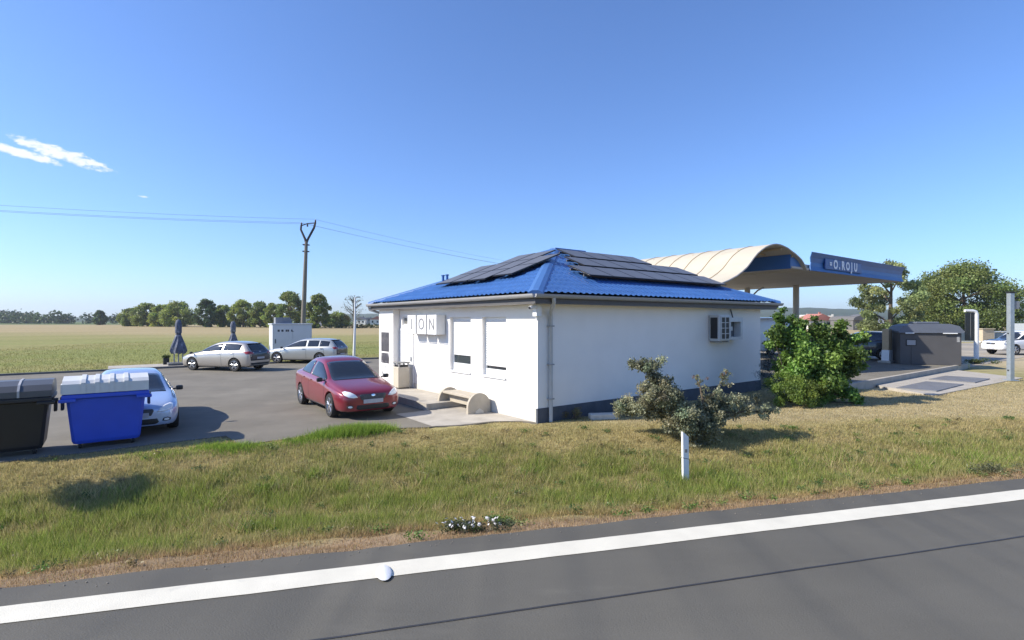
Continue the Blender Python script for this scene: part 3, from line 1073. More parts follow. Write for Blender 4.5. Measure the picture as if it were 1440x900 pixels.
# ------------------------------------------------------------------ the filling-station canopy
can = thing('canopy', 'blue-edged filling-station canopy with a cream wave-shaped wing', 'canopy', S(0, 0), TH)
CRM = mat('cream_sheet', (0.50, 0.45, 0.35), rough=0.65, var=0.07, scale=0.8, stain=((0.39, 0.34, 0.25), 0.9, 0.56, 0.5))
CBL = mat('canopy_blue', (0.035, 0.13, 0.34), rough=0.5, var=0.08, scale=0.8)
CBD = mat('canopy_sign_blue', (0.018, 0.07, 0.25), rough=0.45, var=0.05)
CSO = mat('canopy_soffit', (0.45, 0.415, 0.36), rough=0.8, var=0.06, scale=0.6)
CTAN = mat('canopy_beam', (0.45, 0.33, 0.18), rough=0.7, var=0.1)
CB0, CB1, CA0, CA1 = 2.14, 14.0, 17.5, 32.2
MB().box(CA0 + 0.02, CA1, CB0 + 0.06, CB1, 5.0, 5.10).build('soffit', CSO, can)
MB().box(CA0 + 0.1, CA1 - 0.1, CB0 + 0.2, CB1 - 0.1, 5.102, 5.3).build('roof_deck', CSO, can)
prof = [(CB0 - 0.02, 4.99), (CB0 + 0.07, 5.22), (CB0 + 0.09, 5.42), (CB0 + 0.04, 5.64), (CB0 - 0.10, 5.90), (CB0 - 0.07, 5.91), (CB0 + 0.09, 5.64), (CB0 + 0.13, 5.42), (CB0 + 0.11, 5.22), (CB0 + 0.05, 4.99)]
n = len(prof)
vs = []
for a, kx in ((19.35, 1), (20.5, 0), (25, 0), (CA1, 0)):
    vs += [(a + (0.22 - 0.6 * abs(z - 5.42) if kx else 0), y, z) for y, z in prof]
fs = [(q * n + i, q * n + (i + 1) % n, (q + 1) * n + (i + 1) % n, (q + 1) * n + i) for q in range(3) for i in range(n)] + [tuple(range(n)), tuple(range(3 * n, 4 * n))]
front = MB().add(vs, fs).build('front_fascia', CBL, can)
MB().box(CA1 + 0.002, CA1 + 0.06, CB0 + 0.1, CB1, 4.98, 5.85).build('side_fascia', CBL, can)
MB().box(CA0 - 0.04, CA0 + 0.018, CB0 + 0.1, CB1, 4.985, 5.66).build('inner_fascia', CBL, can)
MB().box(CA0 - 0.06, CA0 + 0.02, CB0 + 0.1, 9.4, 5.662, 5.74).build('edge_beam', CTAN, can)
MB().box(20.9, 25.5, CB0 - 0.03, CB0 + 0.035, 5.16, 5.70, 0.01).build('sign_panel', CBD, can)
wt_ = mat('sign_white', (0.72, 0.74, 0.78), rough=0.5, var=0.03)
x = 21.25
for ch, sz, w in (('=', 0.45, 0.5), ('O', 0.62, 0.66), ('.', 0.6, 0.28), ('R', 0.62, 0.64), ('O', 0.58, 0.56), ('J', 0.62, 0.45), ('U', 0.62, 0.6)):
    text_mesh('letter', ch, sz, wt_, front, (x + w / 2, CB0 - 0.04, 5.43), (math.radians(90), 0, 0), 0.006, True)
    x += w
vp = []
for px, py in ((1010, 399), (1022, 394), (1033, 388), (1041, 382), (1048, 375.5), (1053, 369), (1058, 362), (1063, 356), (1069, 351), (1074, 347.5), (1080, 344.8), (1085, 343.4), (1089, 343), (1095, 344), (1100, 346), (1106, 349), (1111, 353), (1116, 356.5), (1120, 360), (1125, 365), (1128, 370), (1133, 380)):
    kx = (px - 720) / FOC
    Z = (CB0 + VV @ CN) / (VV[1] + VV[0] * kx)
    p = np.array([kx * Z, Z]) - CN
    vp.append((float(p @ UV), CAMH + (HOR - py) * Z / FOC))
NB = 33
vs, fs = [], []
for i in range(NB):
    b = CB0 - 0.05 + (9.5 - CB0 + 0.05) * i / (NB - 1)
    for off in (0.0, -0.05):
        for k, (a, z) in enumerate(vp):
            k0, k1 = max(k - 1, 0), min(k + 1, len(vp) - 1)
            tx, tz = vp[k1][0] - vp[k0][0], vp[k1][1] - vp[k0][1]
            q = math.hypot(tx, tz)
            vs.append((a - tz / q * off, b, z + tx / q * off))
m = len(vp)
for i in range(NB - 1):
    for k in range(m - 1):
        o0, o1 = i * 2 * m, (i + 1) * 2 * m
        fs += [(o0 + k, o1 + k, o1 + k + 1, o0 + k + 1), (o0 + m + k, o0 + m + k + 1, o1 + m + k + 1, o1 + m + k)]
    fs += [(o0, o0 + m, o1 + m, o1), (o0 + m - 1, o1 + m - 1, o1 + 2 * m - 1, o0 + 2 * m - 1)]
for o0 in (0, (NB - 1) * 2 * m):
    fs += [(o0 + k, o0 + k + 1, o0 + m + k + 1, o0 + m + k) for k in range(m - 1)]
wing = MB().add(vs, fs).build('wing_roof', CRM, can, True, 50)
for i in range(1, 7):
    b = CB0 + i * 1.06
    MB().tube([(a - 0.005, b, z + 0.012) for a, z in vp[:15]], 0.014, 5).build('sheet_seam', CTAN, wing)
MB().tube([(a, CB0 - 0.07, z - 0.02) for a, z in vp], 0.035, 6).build('edge_trim', CSO, wing)
for k in (5, 9, 14, 17):
    MB().tube([(vp[k][0], CB0 + 0.05, vp[k][1] - 0.13), (vp[k][0], 9.4, vp[k][1] - 0.13)], 0.05, 6).build('purlin', CTAN, wing)
for b in (CB0 + 1.2, CB0 + 3.6, CB0 + 6.0):
    MB().tube([(vp[4][0], b, vp[4][1] - 0.15), (vp[9][0], b, 5.75), (vp[16][0], b, 5.72)], 0.04, 6).build('brace', CTAN, wing)
MB().add([(CA0, CB0 + 0.1, 5.0), (vp[-1][0], CB0 + 0.1, 5.0), (vp[-3][0], CB0 + 0.1, vp[-3][1] - 0.06), (vp[17][0], CB0 + 0.1, vp[17][1] - 0.06), (CA0, CB0 + 0.1, 5.66)], [(0, 1, 2, 3, 4)]).build('end_panel', CBL, can)
MB().box(CA0 + 0.02, 19.5, CB0 + 0.12, CB0 + 0.2, 4.99, 5.12).build('end_soffit_trim', CSO, can)
for b in (7.9, 11.5):
    c = MB()
    c.tube([(30.2, b, 0.15), (30.2, b, 4.99)], 0.2, 16)
    c.lathe([(0.32, 0.2), (0.32, 0.30), (0.22, 0.34)], 16, 'z', (30.2, b, 0))
    cc = c.build('column', mat('column_paint', (0.52, 0.48, 0.42), rough=0.6, var=0.06), can, True)
MB().tube([(30.2, 11.3, 4.2), (30.2, 10.7, 4.75), (30.2, 10.2, 4.98)], 0.06, 8).build('column_brace', GREYM, can, True)
# two more columns stand under the far side of the roof
for a, b in ((19.6, 11.6),):
    c = MB()
    c.tube([(a, b, 0.15), (a, b, 4.99)], 0.2, 16)
    c.build('column', _mats['column_paint'], can, True)

# ------------------------------------------------------------------ vehicles
TYRE = mat('tyre_rubber', (0.018, 0.018, 0.018), rough=0.8, var=0.15, scale=20)
RIM = mat('alloy_rim', (0.55, 0.55, 0.56), rough=0.3, metal=0.85, var=0.05)
CGLASS = mat('car_glass', (0.018, 0.022, 0.026), rough=0.03, var=0.0, spec=0.9)
CDARK = mat('car_trim_black', (0.018, 0.018, 0.02), rough=0.45, var=0.1)
CWELL = mat('wheel_well', (0.008, 0.008, 0.008), rough=0.9, var=0.0)
HLAMP = mat('headlamp_glass', (0.82, 0.83, 0.84), rough=0.06, var=0.03, spec=0.9, coat=1.0)
TLAMP = mat('tail_lamp_red', (0.32, 0.015, 0.015), rough=0.1, var=0.1, coat=1.0)
PLATE = mat('plate_blurred', (0.45, 0.45, 0.47), rough=0.5, var=0.12, scale=9)
CHROME = mat('chrome', (0.75, 0.75, 0.76), rough=0.12, metal=1.0, var=0.0)
GRILLE = mat('grille_grey', (0.06, 0.06, 0.065), rough=0.5, var=0.3, scale=30)


def paint(name, col, metal=0.0):
    return mat(name, col, rough=0.32, metal=metal, var=0.03, scale=2, coat=1.0)


# rows: x, sill z, shoulder z, top z, half width, half width of the top
SEDAN = [(2.25, .25, .52, .61, .50, .40), (2.21, .20, .58, .68, .66, .52), (2.10, .18, .64, .74, .78, .62), (1.85, .17, .71, .81, .845, .67),
         (1.40, .17, .77, .88, .865, .70), (1.02, .17, .825, .935, .868, .70), (0.90, .17, .84, .975, .868, .69), (0.55, .17, .865, 1.19, .868, .635),
         (0.15, .17, .89, 1.405, .868, .58), (-0.10, .17, .90, 1.455, .868, .57), (-0.55, .17, .92, 1.47, .868, .565), (-0.95, .17, .935, 1.43, .866, .56),
         (-1.25, .18, .945, 1.33, .862, .565), (-1.60, .19, .955, 1.13, .85, .60), (-1.80, .20, .955, 1.04, .84, .63), (-2.05, .22, .94, 1.01, .80, .62),
         (-2.17, .26, .88, .97, .72, .56), (-2.23, .32, .76, .86, .60, .48)]
HATCH = [(2.15, .26, .50, .58, .48, .38), (2.11, .20, .56, .65, .66, .52), (2.00, .18, .63, .72, .78, .62), (1.75, .17, .71, .81, .845, .68),
         (1.30, .17, .79, .90, .87, .71), (1.00, .17, .83, .95, .875, .70), (0.88, .17, .85, .99, .875, .69), (0.50, .17, .885, 1.22, .875, .63),
         (0.05, .17, .915, 1.41, .875, .585), (-0.25, .17, .93, 1.46, .875, .58), (-0.8, .17, .945, 1.475, .875, .575), (-1.25, .18, .96, 1.45, .87, .57),
         (-1.60, .19, .965, 1.40, .855, .565), (-1.78, .20, .965, 1.31, .84, .57), (-1.95, .22, .96, 1.12, .81, .60), (-2.05, .25, .93, 1.00, .77, .60), (-2.12, .32, .80, .90, .66, .54)]
WAGON = [(2.32, .26, .52, .60, .50, .40), (2.27, .20, .58, .67, .68, .54), (2.15, .18, .65, .74, .80, .64), (1.85, .17, .73, .82, .855, .70),
         (1.35, .17, .80, .90, .88, .72), (1.05, .17, .84, .95, .885, .71), (0.92, .17, .86, .99, .885, .70), (0.52, .17, .89, 1.21, .885, .64),
         (0.05, .17, .915, 1.41, .885, .60), (-0.25, .17, .925, 1.46, .885, .59), (-0.9, .17, .94, 1.475, .885, .585), (-1.5, .18, .955, 1.445, .88, .575),
         (-1.85, .19, .965, 1.39, .87, .57), (-2.02, .20, .965, 1.29, .85, .57), (-2.18, .22, .96, 1.10, .82, .60), (-2.26, .26, .92, 1.00, .77, .60), (-2.31, .33, .80, .90, .66, .54)]
COUPE = [(x, s, b * 0.93, b * 0.93 + (t - b) * 0.80, w, wt) for x, s, b, t, w, wt in SEDAN]
SUV = [(x, s + 0.06, b * 1.13, t * 1.13, w * 1.04, wt * 1.08) for x, s, b, t, w, wt in HATCH]
VAN = [(2.5, .30, .62, .74, .60, .48), (2.45, .24, .70, .84, .78, .62), (2.30, .22, .80, .96, .90, .72), (1.95, .22, .95, 1.12, .95, .80), (1.75, .22, 1.00, 1.22, .96, .82),
       (1.35, .22, 1.08, 1.75, .96, .78), (0.95, .22, 1.12, 2.28, .96, .76), (0.55, .22, 1.15, 2.48, .96, .76), (0.0, .22, 1.17, 2.52, .96, .77),
       (-1.2, .22, 1.18, 2.53, .96, .77), (-2.3, .24, 1.18, 2.50, .95, .77), (-2.44, .28, 1.17, 2.40, .92, .76), (-2.5, .36, 1.1, 2.2, .86, .72)]
PICKUP = [(2.62, .42, .74, .86, .62, .52), (2.56, .36, .80, .96, .80, .66), (2.40, .34, .88, 1.04, .90, .74), (1.9, .34, .98, 1.12, .93, .78), (1.35, .34, 1.03, 1.17, .94, .78),
          (1.22, .34, 1.04, 1.22, .94, .76), (0.85, .34, 1.06, 1.50, .94, .70), (0.5, .34, 1.08, 1.73, .94, .65), (0.1, .34, 1.08, 1.79, .94, .64), (-0.5, .34, 1.08, 1.78, .94, .64),
          (-0.72, .34, 1.08, 1.62, .94, .66), (-0.80, .34, 1.08, 1.20, .94, .78), (-0.90, .34, 1.08, 1.12, .94, .82), (-1.7, .34, 1.08, 1.12, .94, .82), (-2.5, .36, 1.08, 1.12, .93, .82), (-2.62, .42, 1.0, 1.05, .88, .78)]


def car_shell(rows):
    ring = []
    for x, zs, zb, zt, w, wt in rows:
        h = zt - zb
        half = [(0, zs), (w * 0.78, zs), (w * 0.93, zs + 0.025), (w * 0.985, zs + 0.32 * (zb - zs)), (w * 1.0, zs + 0.62 * (zb - zs)), (w * 0.985, zs + 0.88 * (zb - zs)), (w * 0.955, zb),
                (w * 0.93 + (wt - w * 0.93) * 0.12, zb + 0.1 * h), ((w * 0.93 + wt) / 2 + 0.012, zb + 0.48 * h), (wt, zb + 0.86 * h), (wt * 0.86, zb + 0.955 * h), (wt * 0.5, zb + 0.992 * h), (0, zt)]
        pts = [(x, y, z) for y, z in half] + [(x, -y, z) for y, z in half[-2:0:-1]]
        ring.append(pts)
    n = len(ring[0])
    vs = [p for r in ring for p in r]
    fs = [(i * n + k, i * n + (k + 1) % n, (i + 1) * n + (k + 1) % n, (i + 1) * n + k) for i in range(len(ring) - 1) for k in range(n)]
    fs += [tuple(range(n))[::-1], tuple(range((len(ring) - 1) * n, len(ring) * n))]
    return vs, fs


def resample(poly, n):
    P = np.array(poly + [poly[0]], float)
    L = np.concatenate([[0], np.cumsum(np.linalg.norm(np.diff(P, axis=0), axis=1))])
    t = np.linspace(0, L[-1], n, endpoint=False)
    return np.stack([np.interp(t, L, P[:, 0]), np.interp(t, L, P[:, 1])], 1)


def body_patch(bvh, poly, view, off, n=44):
    """A panel that follows the body: outline drawn in side ('y+','y-'), front ('x+','x-') or top ('z') view."""
    poly = resample(poly, n)
    c = poly.mean(0)
    vs, fs = [], []
    rings = (1.0, 0.98, 0.8, 0.6, 0.4, 0.2)

    def cast(p):
        if view[0] == 'y':
            s = 1 if view[1] == '+' else -1
            o, d = Vector((p[0], 3 * s, p[1])), Vector((0, -s, 0))
        elif view[0] == 'x':
            s = 1 if view[1] == '+' else -1
            o, d = Vector((4 * s, p[0], p[1])), Vector((-s, 0, 0))
        else:
            o, d = Vector((p[0], p[1], 5)), Vector((0, 0, -1))
        h, nr, _, _ = bvh.ray_cast(o, d)
        if h is None:
            h, nr, _, _ = bvh.find_nearest(o + d * 2.5)
        if nr.dot(d) > 0:
            nr = -nr
        return h, nr
    for i, r in enumerate(rings):
        for p in poly:
            h, nr = cast(c + (p - c) * r)
            vs.append(h + nr * (off if i else -0.012))
    h, nr = cast(c)
    vs.append(h + nr * off)
    for i in range(len(rings) - 1):
        for k in range(n):
            fs.append((i * n + k, i * n + (k + 1) % n, (i + 1) * n + (k + 1) % n, (i + 1) * n + k))
    b = (len(rings) - 1) * n
    fs += [(b + k, b + (k + 1) % n, len(vs) - 1) for k in range(n)]
    return [tuple(v) for v in vs], fs


def apply_mods(o):
    bpy.context.view_layer.update()
    me = bpy.data.meshes.new_from_object(o.evaluated_get(bpy.context.evaluated_depsgraph_get()))
    o.modifiers.clear()
    o.data = me


def make_car(label, rows, mpaint, loc, heading, axles, wheel_r=0.31, tail_shade=None, style='sedan', hood_lamp=True, group=None, rear_glass=True, steer=0.0, name='parked_car', cat='car'):
    rz = math.atan2(heading[1], heading[0])
    car = thing(name, label, cat, loc, rz, group)
    vs, fs = car_shell(rows)
    body = mesh_obj('body', vs, fs, mpaint, car, True)
    body.matrix_parent_inverse.identity()
    sub = body.modifiers.new('s', 'SUBSURF')
    sub.levels = sub.render_levels = 2
    apply_mods(body)
    T = np.array(rows)[::-1]

    def at(x, col):
        return float(np.interp(x, T[:, 0], T[:, col]))
    bm0 = bmesh.new()
    bm0.from_mesh(body.data)
    bvh = BVHTree.FromBMesh(bm0)
    bm0.free()
    ymax = max(r[4] for r in rows)
    # wheel arches
    cut = MB()
    for ax in axles:
        for s in (1, -1):
            cut.tube([(ax, s * (ymax - 0.26), wheel_r), (ax, s * (ymax + 0.25), wheel_r)], wheel_r + 0.055, 28)
    co = cut.build('cutter', CWELL)
    co.location = car.location
    co.rotation_euler = car.rotation_euler
    bm = body.modifiers.new('b', 'BOOLEAN')
    bm.operation = 'DIFFERENCE'
    bm.object = co
    bm.solver = 'EXACT'
    apply_mods(body)
    bpy.data.objects.remove(co)
    me = body.data
    me.materials.clear()
    me.materials.append(mpaint)
    me.materials.append(CWELL)
    for p in me.polygons:
        c = p.center
        p.material_index = 0
        for ax in axles:
            if math.hypot(c.x - ax, c.z - wheel_r) < wheel_r + 0.052 and abs(c.y) > ymax - 0.3:
                p.material_index = 1
        if p.normal.z < -0.7 and c.z < 0.5:
            p.material_index = 1
    me.polygons.foreach_set('use_smooth', [True] * len(me.polygons))
    me.set_sharp_from_angle(angle=math.radians(42))

    def patch(name, poly, view, m, off=0.005, parent=car):
        v, f = body_patch(bvh, poly, view, off)
        return mesh_obj(name, v, f, m, parent, True)

    def both(name, poly, m, off=0.005, parent=car):
        return [patch(name, poly, 'y+', m, off, parent), patch(name, poly, 'y-', m, off, parent)]
    # cowl and header from the table
    xs = T[:, 0]
    gh = T[:, 3] - T[:, 2]
    hmax = gh.max()
    cowl = float(max(x for x, g in zip(xs, gh) if g > 0.2 * hmax and x > -0.5)) + 0.26
    head = float(max(x for x, g in zip(xs, gh) if g > 0.86 * hmax)) + 0.06
    wind = [(x, at(x, 5) * 0.93) for x in np.linspace(cowl, head, 6)]
    patch('windscreen', wind + [(x, -y) for x, y in wind[::-1]], 'z', CGLASS)
    rears = {'sedan': (-1.05, -1.66), 'hatch': None, 'wagon': None, 'pickup': None, 'van': None}[style]
    if rears:
        rw = [(x, at(x, 5) * 0.9) for x in np.linspace(*rears, 5)]
        patch('rear_window', rw + [(x, -y) for x, y in rw[::-1]], 'z', CGLASS)
    # side glass
    rear_x = {'sedan': -1.38, 'hatch': -1.55, 'wagon': -1.86, 'pickup': -0.58, 'van': 0.45}[style]
    bp = {'sedan': -0.42, 'hatch': -0.50, 'wagon': -0.48, 'pickup': -0.05, 'van': None}[style]

    def side_poly(x0, x1):
        low = [(x, at(x, 2) + 0.055) for x in np.linspace(x0, x1, 9)]
        top = [(x, at(x, 2) + 0.055 + max(0.012, 0.80 * (at(x, 3) - at(x, 2)) - 0.07)) for x in np.linspace(x1, x0, 13)]
        return low + top
    segs = [(cowl - 0.27, bp + 0.04), (bp - 0.04, rear_x)] if bp is not None else [(cowl - 0.2, rear_x)]
    if style == 'wagon':
        segs = [(cowl - 0.27, bp + 0.04), (bp - 0.04, -1.22), (-1.28, rear_x)]
    for x0, x1 in segs:
        both('side_window', side_poly(x0, x1), CGLASS)
    # front end
    xf, zn = rows[0][0], rows[0][3]
    k = (zn - 0.61)
    for s in (1, -1):
        lamp = [(s * y, z + k) for y, z in ((0.40, 0.565), (0.50, 0.555), (0.62, 0.575), (0.71, 0.63), (0.72, 0.70), (0.66, 0.725), (0.56, 0.70), (0.46, 0.64))]
        hl = patch('headlight', lamp, 'x+', HLAMP, 0.007)
        patch('lens_rim', [(p[0] * 0.97 + s * 0.017, p[1] * 0.9 + (0.636 + k) * 0.1) for p in lamp], 'x+', HLAMP, 0.010, hl)
        fg = [(s * y, z) for y, z in ((0.50, 0.31), (0.58, 0.295), (0.66, 0.31), (0.67, 0.36), (0.60, 0.385), (0.52, 0.37))]
        f = patch('fog_light', fg, 'x+', CDARK, 0.004)
        patch('fog_lens', [(p[0] * 0.6 + s * 0.585 * 0.4, p[1] * 0.6 + 0.335 * 0.4) for p in fg], 'x+', HLAMP, 0.007, f)
    gr = patch('grille', [(-0.34, 0.635 + k), (0.34, 0.635 + k), (0.36, 0.60 + k), (0.31, 0.49 + k), (-0.31, 0.49 + k), (-0.36, 0.60 + k)], 'x+', GRILLE, 0.004)
    patch('lower_grille', [(-0.42, 0.37), (0.42, 0.37), (0.45, 0.29), (0.40, 0.25), (-0.40, 0.25), (-0.45, 0.29)], 'x+', CDARK, 0.004)
    patch('badge', [(0.055 * math.cos(t), 0.60 + k + 0.032 * math.sin(t)) for t in np.linspace(0, 6.28, 12, endpoint=False)], 'x+', CHROME, 0.014, gr)
    MB().box(xf + 0.004, xf + 0.022, -0.26, 0.26, 0.405, 0.505, 0.004).build('number_plate', PLATE, car)
    # back end
    xr = rows[-1][0]
    for s in (1, -1):
        if style == 'sedan':
            tl = ((0.40, 0.80), (0.60, 0.78), (0.74, 0.80), (0.74, 0.90), (0.60, 0.93), (0.42, 0.90))
        else:
            tl = ((0.46, 0.86), (0.64, 0.84), (0.80, 0.85), (0.80, 0.96), (0.68, 0.99), (0.48, 0.95))
        kz = rows[-3][2] / 0.96
        patch('tail_light', [(s * y, z * kz) for y, z in tl], 'x-', TLAMP, 0.010 if tail_shade else 0.006)
    if style in ('hatch', 'wagon'):
        tg = [(y, z * rows[5][2] / 0.83) for y, z in ((-0.66, 0.52), (0.66, 0.52), (0.70, 0.9), (0.60, 1.22), (0.50, 1.37), (-0.50, 1.37), (-0.60, 1.22), (-0.70, 0.9))]
        if tail_shade is not None:
            patch('tailgate', tg, 'x-', tail_shade, 0.003)  # dark panel paints the shade of the rear over the body colour
        patch('rear_window', [(y * 0.95, z * rows[5][2] / 0.83) for y, z in ((-0.60, 1.01), (0.60, 1.01), (0.57, 1.2), (0.48, 1.36), (-0.48, 1.36), (-0.57, 1.2))], 'x-', CGLASS, 0.007)
        MB().box(xr + 0.36, xr + 0.50, -0.46, 0.46, at(xr + 0.42, 3) - 0.01, at(xr + 0.42, 3) + 0.02, 0.008).build('spoiler', tail_shade or mpaint, car)
    patch('rear_plate', [(-0.25, 0.60), (0.25, 0.60), (0.25, 0.70), (-0.25, 0.70)] if style == 'hatch' else [(-0.25, 0.50), (0.25, 0.50), (0.25, 0.60), (-0.25, 0.60)], 'x-', PLATE, 0.012)
    patch('rear_valance', [(-0.62, 0.33), (0.62, 0.33), (0.66, 0.42), (-0.66, 0.42)], 'x-', CDARK, 0.004)
    # doors: shut lines, handles, rubbing strip
    zl = rows[8][1] + 0.09
    for s, v in ((1, 'y+'), (-1, 'y-')):
        for xa in ([cowl - 0.18, bp, rear_x + 0.28] if bp is not None else [cowl - 0.3, 0.35]):
            patch('door_seam', [(xa - 0.006, zl), (xa + 0.006, zl), (xa + 0.006, at(xa, 2) - 0.01), (xa - 0.006, at(xa, 2) - 0.01)], v, CDARK, 0.0015)
        for xa in ([bp + 0.16, rear_x + 0.42] if bp is not None else [0.55]):
            zh = at(xa, 2) - 0.09
            patch('door_handle', [(xa - 0.09, zh), (xa + 0.09, zh), (xa + 0.09, zh + 0.032), (xa - 0.09, zh + 0.032)], v, CDARK if style == 'wagon' else mpaint, 0.022)
        patch('sill_trim', [(axles[1] + wheel_r + 0.1, zl - 0.055), (axles[0] - wheel_r - 0.1, zl - 0.055), (axles[0] - wheel_r - 0.1, zl - 0.02), (axles[1] + wheel_r + 0.1, zl - 0.02)], v, CDARK, 0.006)
        xm = cowl - 0.30
        ym = at(xm, 4) * 0.93
        mr_ = MB().box(xm - 0.04, xm + 0.05, s * (ym + 0.05) if s > 0 else -(ym + 0.20), (ym + 0.20) if s > 0 else -(ym + 0.05), at(xm, 2) + 0.03, at(xm, 2) + 0.14, 0.028)
        mo = mr_.build('mirror', CDARK if style != 'pickup' else mpaint, car, True)
        MB().tube([(xm, s * (ym - 0.02), at(xm, 2) + 0.05), (xm, s * (ym + 0.09), at(xm, 2) + 0.08)], 0.02, 6).build('mirror_stalk', CDARK, mo)
    # wipers and aerial
    for y0, y1 in ((0.42, -0.08), (-0.05, -0.52)):
        pts = []
        for t in np.linspace(0, 1, 6):
            x_, y_ = cowl - 0.03 - 0.10 * t, y0 + (y1 - y0) * t
            h, nr, _, _ = bvh.ray_cast(Vector((x_, y_, 5)), Vector((0, 0, -1)))
            if h:
                pts.append(h + nr * 0.016)
        if len(pts) > 1:
            MB().tube(pts, 0.008, 5).build('wiper', CDARK, car)
    # wheels
    for i, ax in enumerate(axles):
        for s in (1, -1):
            w, R_ = 0.10, wheel_r
            ty = MB().lathe([(R_ * 0.66, -w), (R_ * 0.93, -w * 1.05), (R_, -w * 0.72), (R_, w * 0.72), (R_ * 0.93, w * 1.05), (R_ * 0.66, w)], 32, 'y')
            ty.f = [f for f in ty.f if len(f) == 4]
            wh = ty.build('wheel', TYRE, car, True, 35)
            wh.location = (ax, s * (ymax - 0.115), R_)
            if i == 0 and steer:
                wh.rotation_euler = (0, 0, steer)
            rm = MB().lathe([(R_ * 0.67, -w * 0.9 * s), (R_ * 0.67, w * 0.95 * s), (R_ * 0.62, w * 0.98 * s), (R_ * 0.585, w * 0.5 * s), (R_ * 0.57, 0.0)], 32, 'y')
            rm.f = [f for f in rm.f if len(f) == 4]
            for q in range(5):
                a = q * 2 * math.pi / 5 + 0.3
                for da in (-0.16, 0.16):
                    ca, sa = math.cos(a), math.sin(a)
                    ox, oz = math.cos(a + da), math.sin(a + da)
                    rm.tube([(R_ * 0.12 * ca, w * 0.78 * s, R_ * 0.12 * sa), (R_ * 0.61 * ox, w * 0.80 * s, R_ * 0.61 * oz)], [R_ * 0.075, R_ * 0.06], 6)
            rm.tube([(0, w * 0.3 * s, 0), (0, w * 0.95 * s, 0)], R_ * 0.17, 12)
            rim = rm.build('rim', RIM, wh, True, 40)
            MB().tube([(0, w * 0.05 * s, 0), (0, w * 0.25 * s, 0)], R_ * 0.56, 20).build('brake_disc', CDARK, rim)
    return car


H_IN = -VV                                                             # nose towards the road
RED = paint('red_paint', (0.23, 0.018, 0.032), 0.25)
SILV = paint('silver_paint', (0.50, 0.46, 0.41), 0.55)
SILV2 = paint('silver_green_paint', (0.50, 0.51, 0.48), 0.5)
ICE = paint('pale_blue_paint', (0.42, 0.52, 0.72), 0.35)
NAVY_SHADE = paint('tailgate_shade_navy', (0.012, 0.018, 0.035), 0.2)  # shade on the hatchback's rear, put into the colour
PURP_SHADE = paint('tailgate_shade_violet', (0.03, 0.02, 0.045), 0.2)  # the estate's shaded rear as a dark colour
TEAL = paint('dark_teal_paint', (0.02, 0.035, 0.05), 0.3)
WCAR = paint('white_car_paint', (0.78, 0.78, 0.77))
make_car('dark red sedan parked nose towards the road beside the kiosk', SEDAN, RED, S(-3.0, 5.20), H_IN, (1.40, -1.28), 0.31, style='sedan')
make_car('pale blue low coupe half hidden behind the blue bin', COUPE, ICE, S(-7.95, 6.12), H_IN, (1.40, -1.28), 0.30, style='sedan')
make_car('beige-silver hatchback with tailgate coloured dark for shade parked near the closed parasols', HATCH, SILV, (-14.62, 27.05, 0), (-0.962, 0.273), (1.31, -1.28), 0.32, tail_shade=NAVY_SHADE, style='hatch')
make_car('silver estate car with tailgate coloured violet-black for shade in front of the white cabinet', WAGON, SILV2, (-12.25, 31.5, 0), (-0.985, 0.17), (1.38, -1.32), 0.32, tail_shade=PURP_SHADE, style='wagon')
make_car('dark car under the canopy beside the grey shed', SUV, TEAL, (20.6, 31.6, 0.2), (-0.86, 0.5), (1.31, -1.28), 0.34, style='hatch')
make_car('white van showing only its pale roof between kiosk and green bush', VAN, WCAR, (18.3, 36.5, 0.2), (0.93, 0.36), (1.55, -1.5), 0.34, style='van', cat='van', name='van')
make_car('white pickup truck on the yard behind the galvanised post', PICKUP, WCAR, (37.9, 39.2, 0), (-0.995, -0.09), (1.62, -1.55), 0.38, style='pickup', cat='pickup', name='pickup_truck')

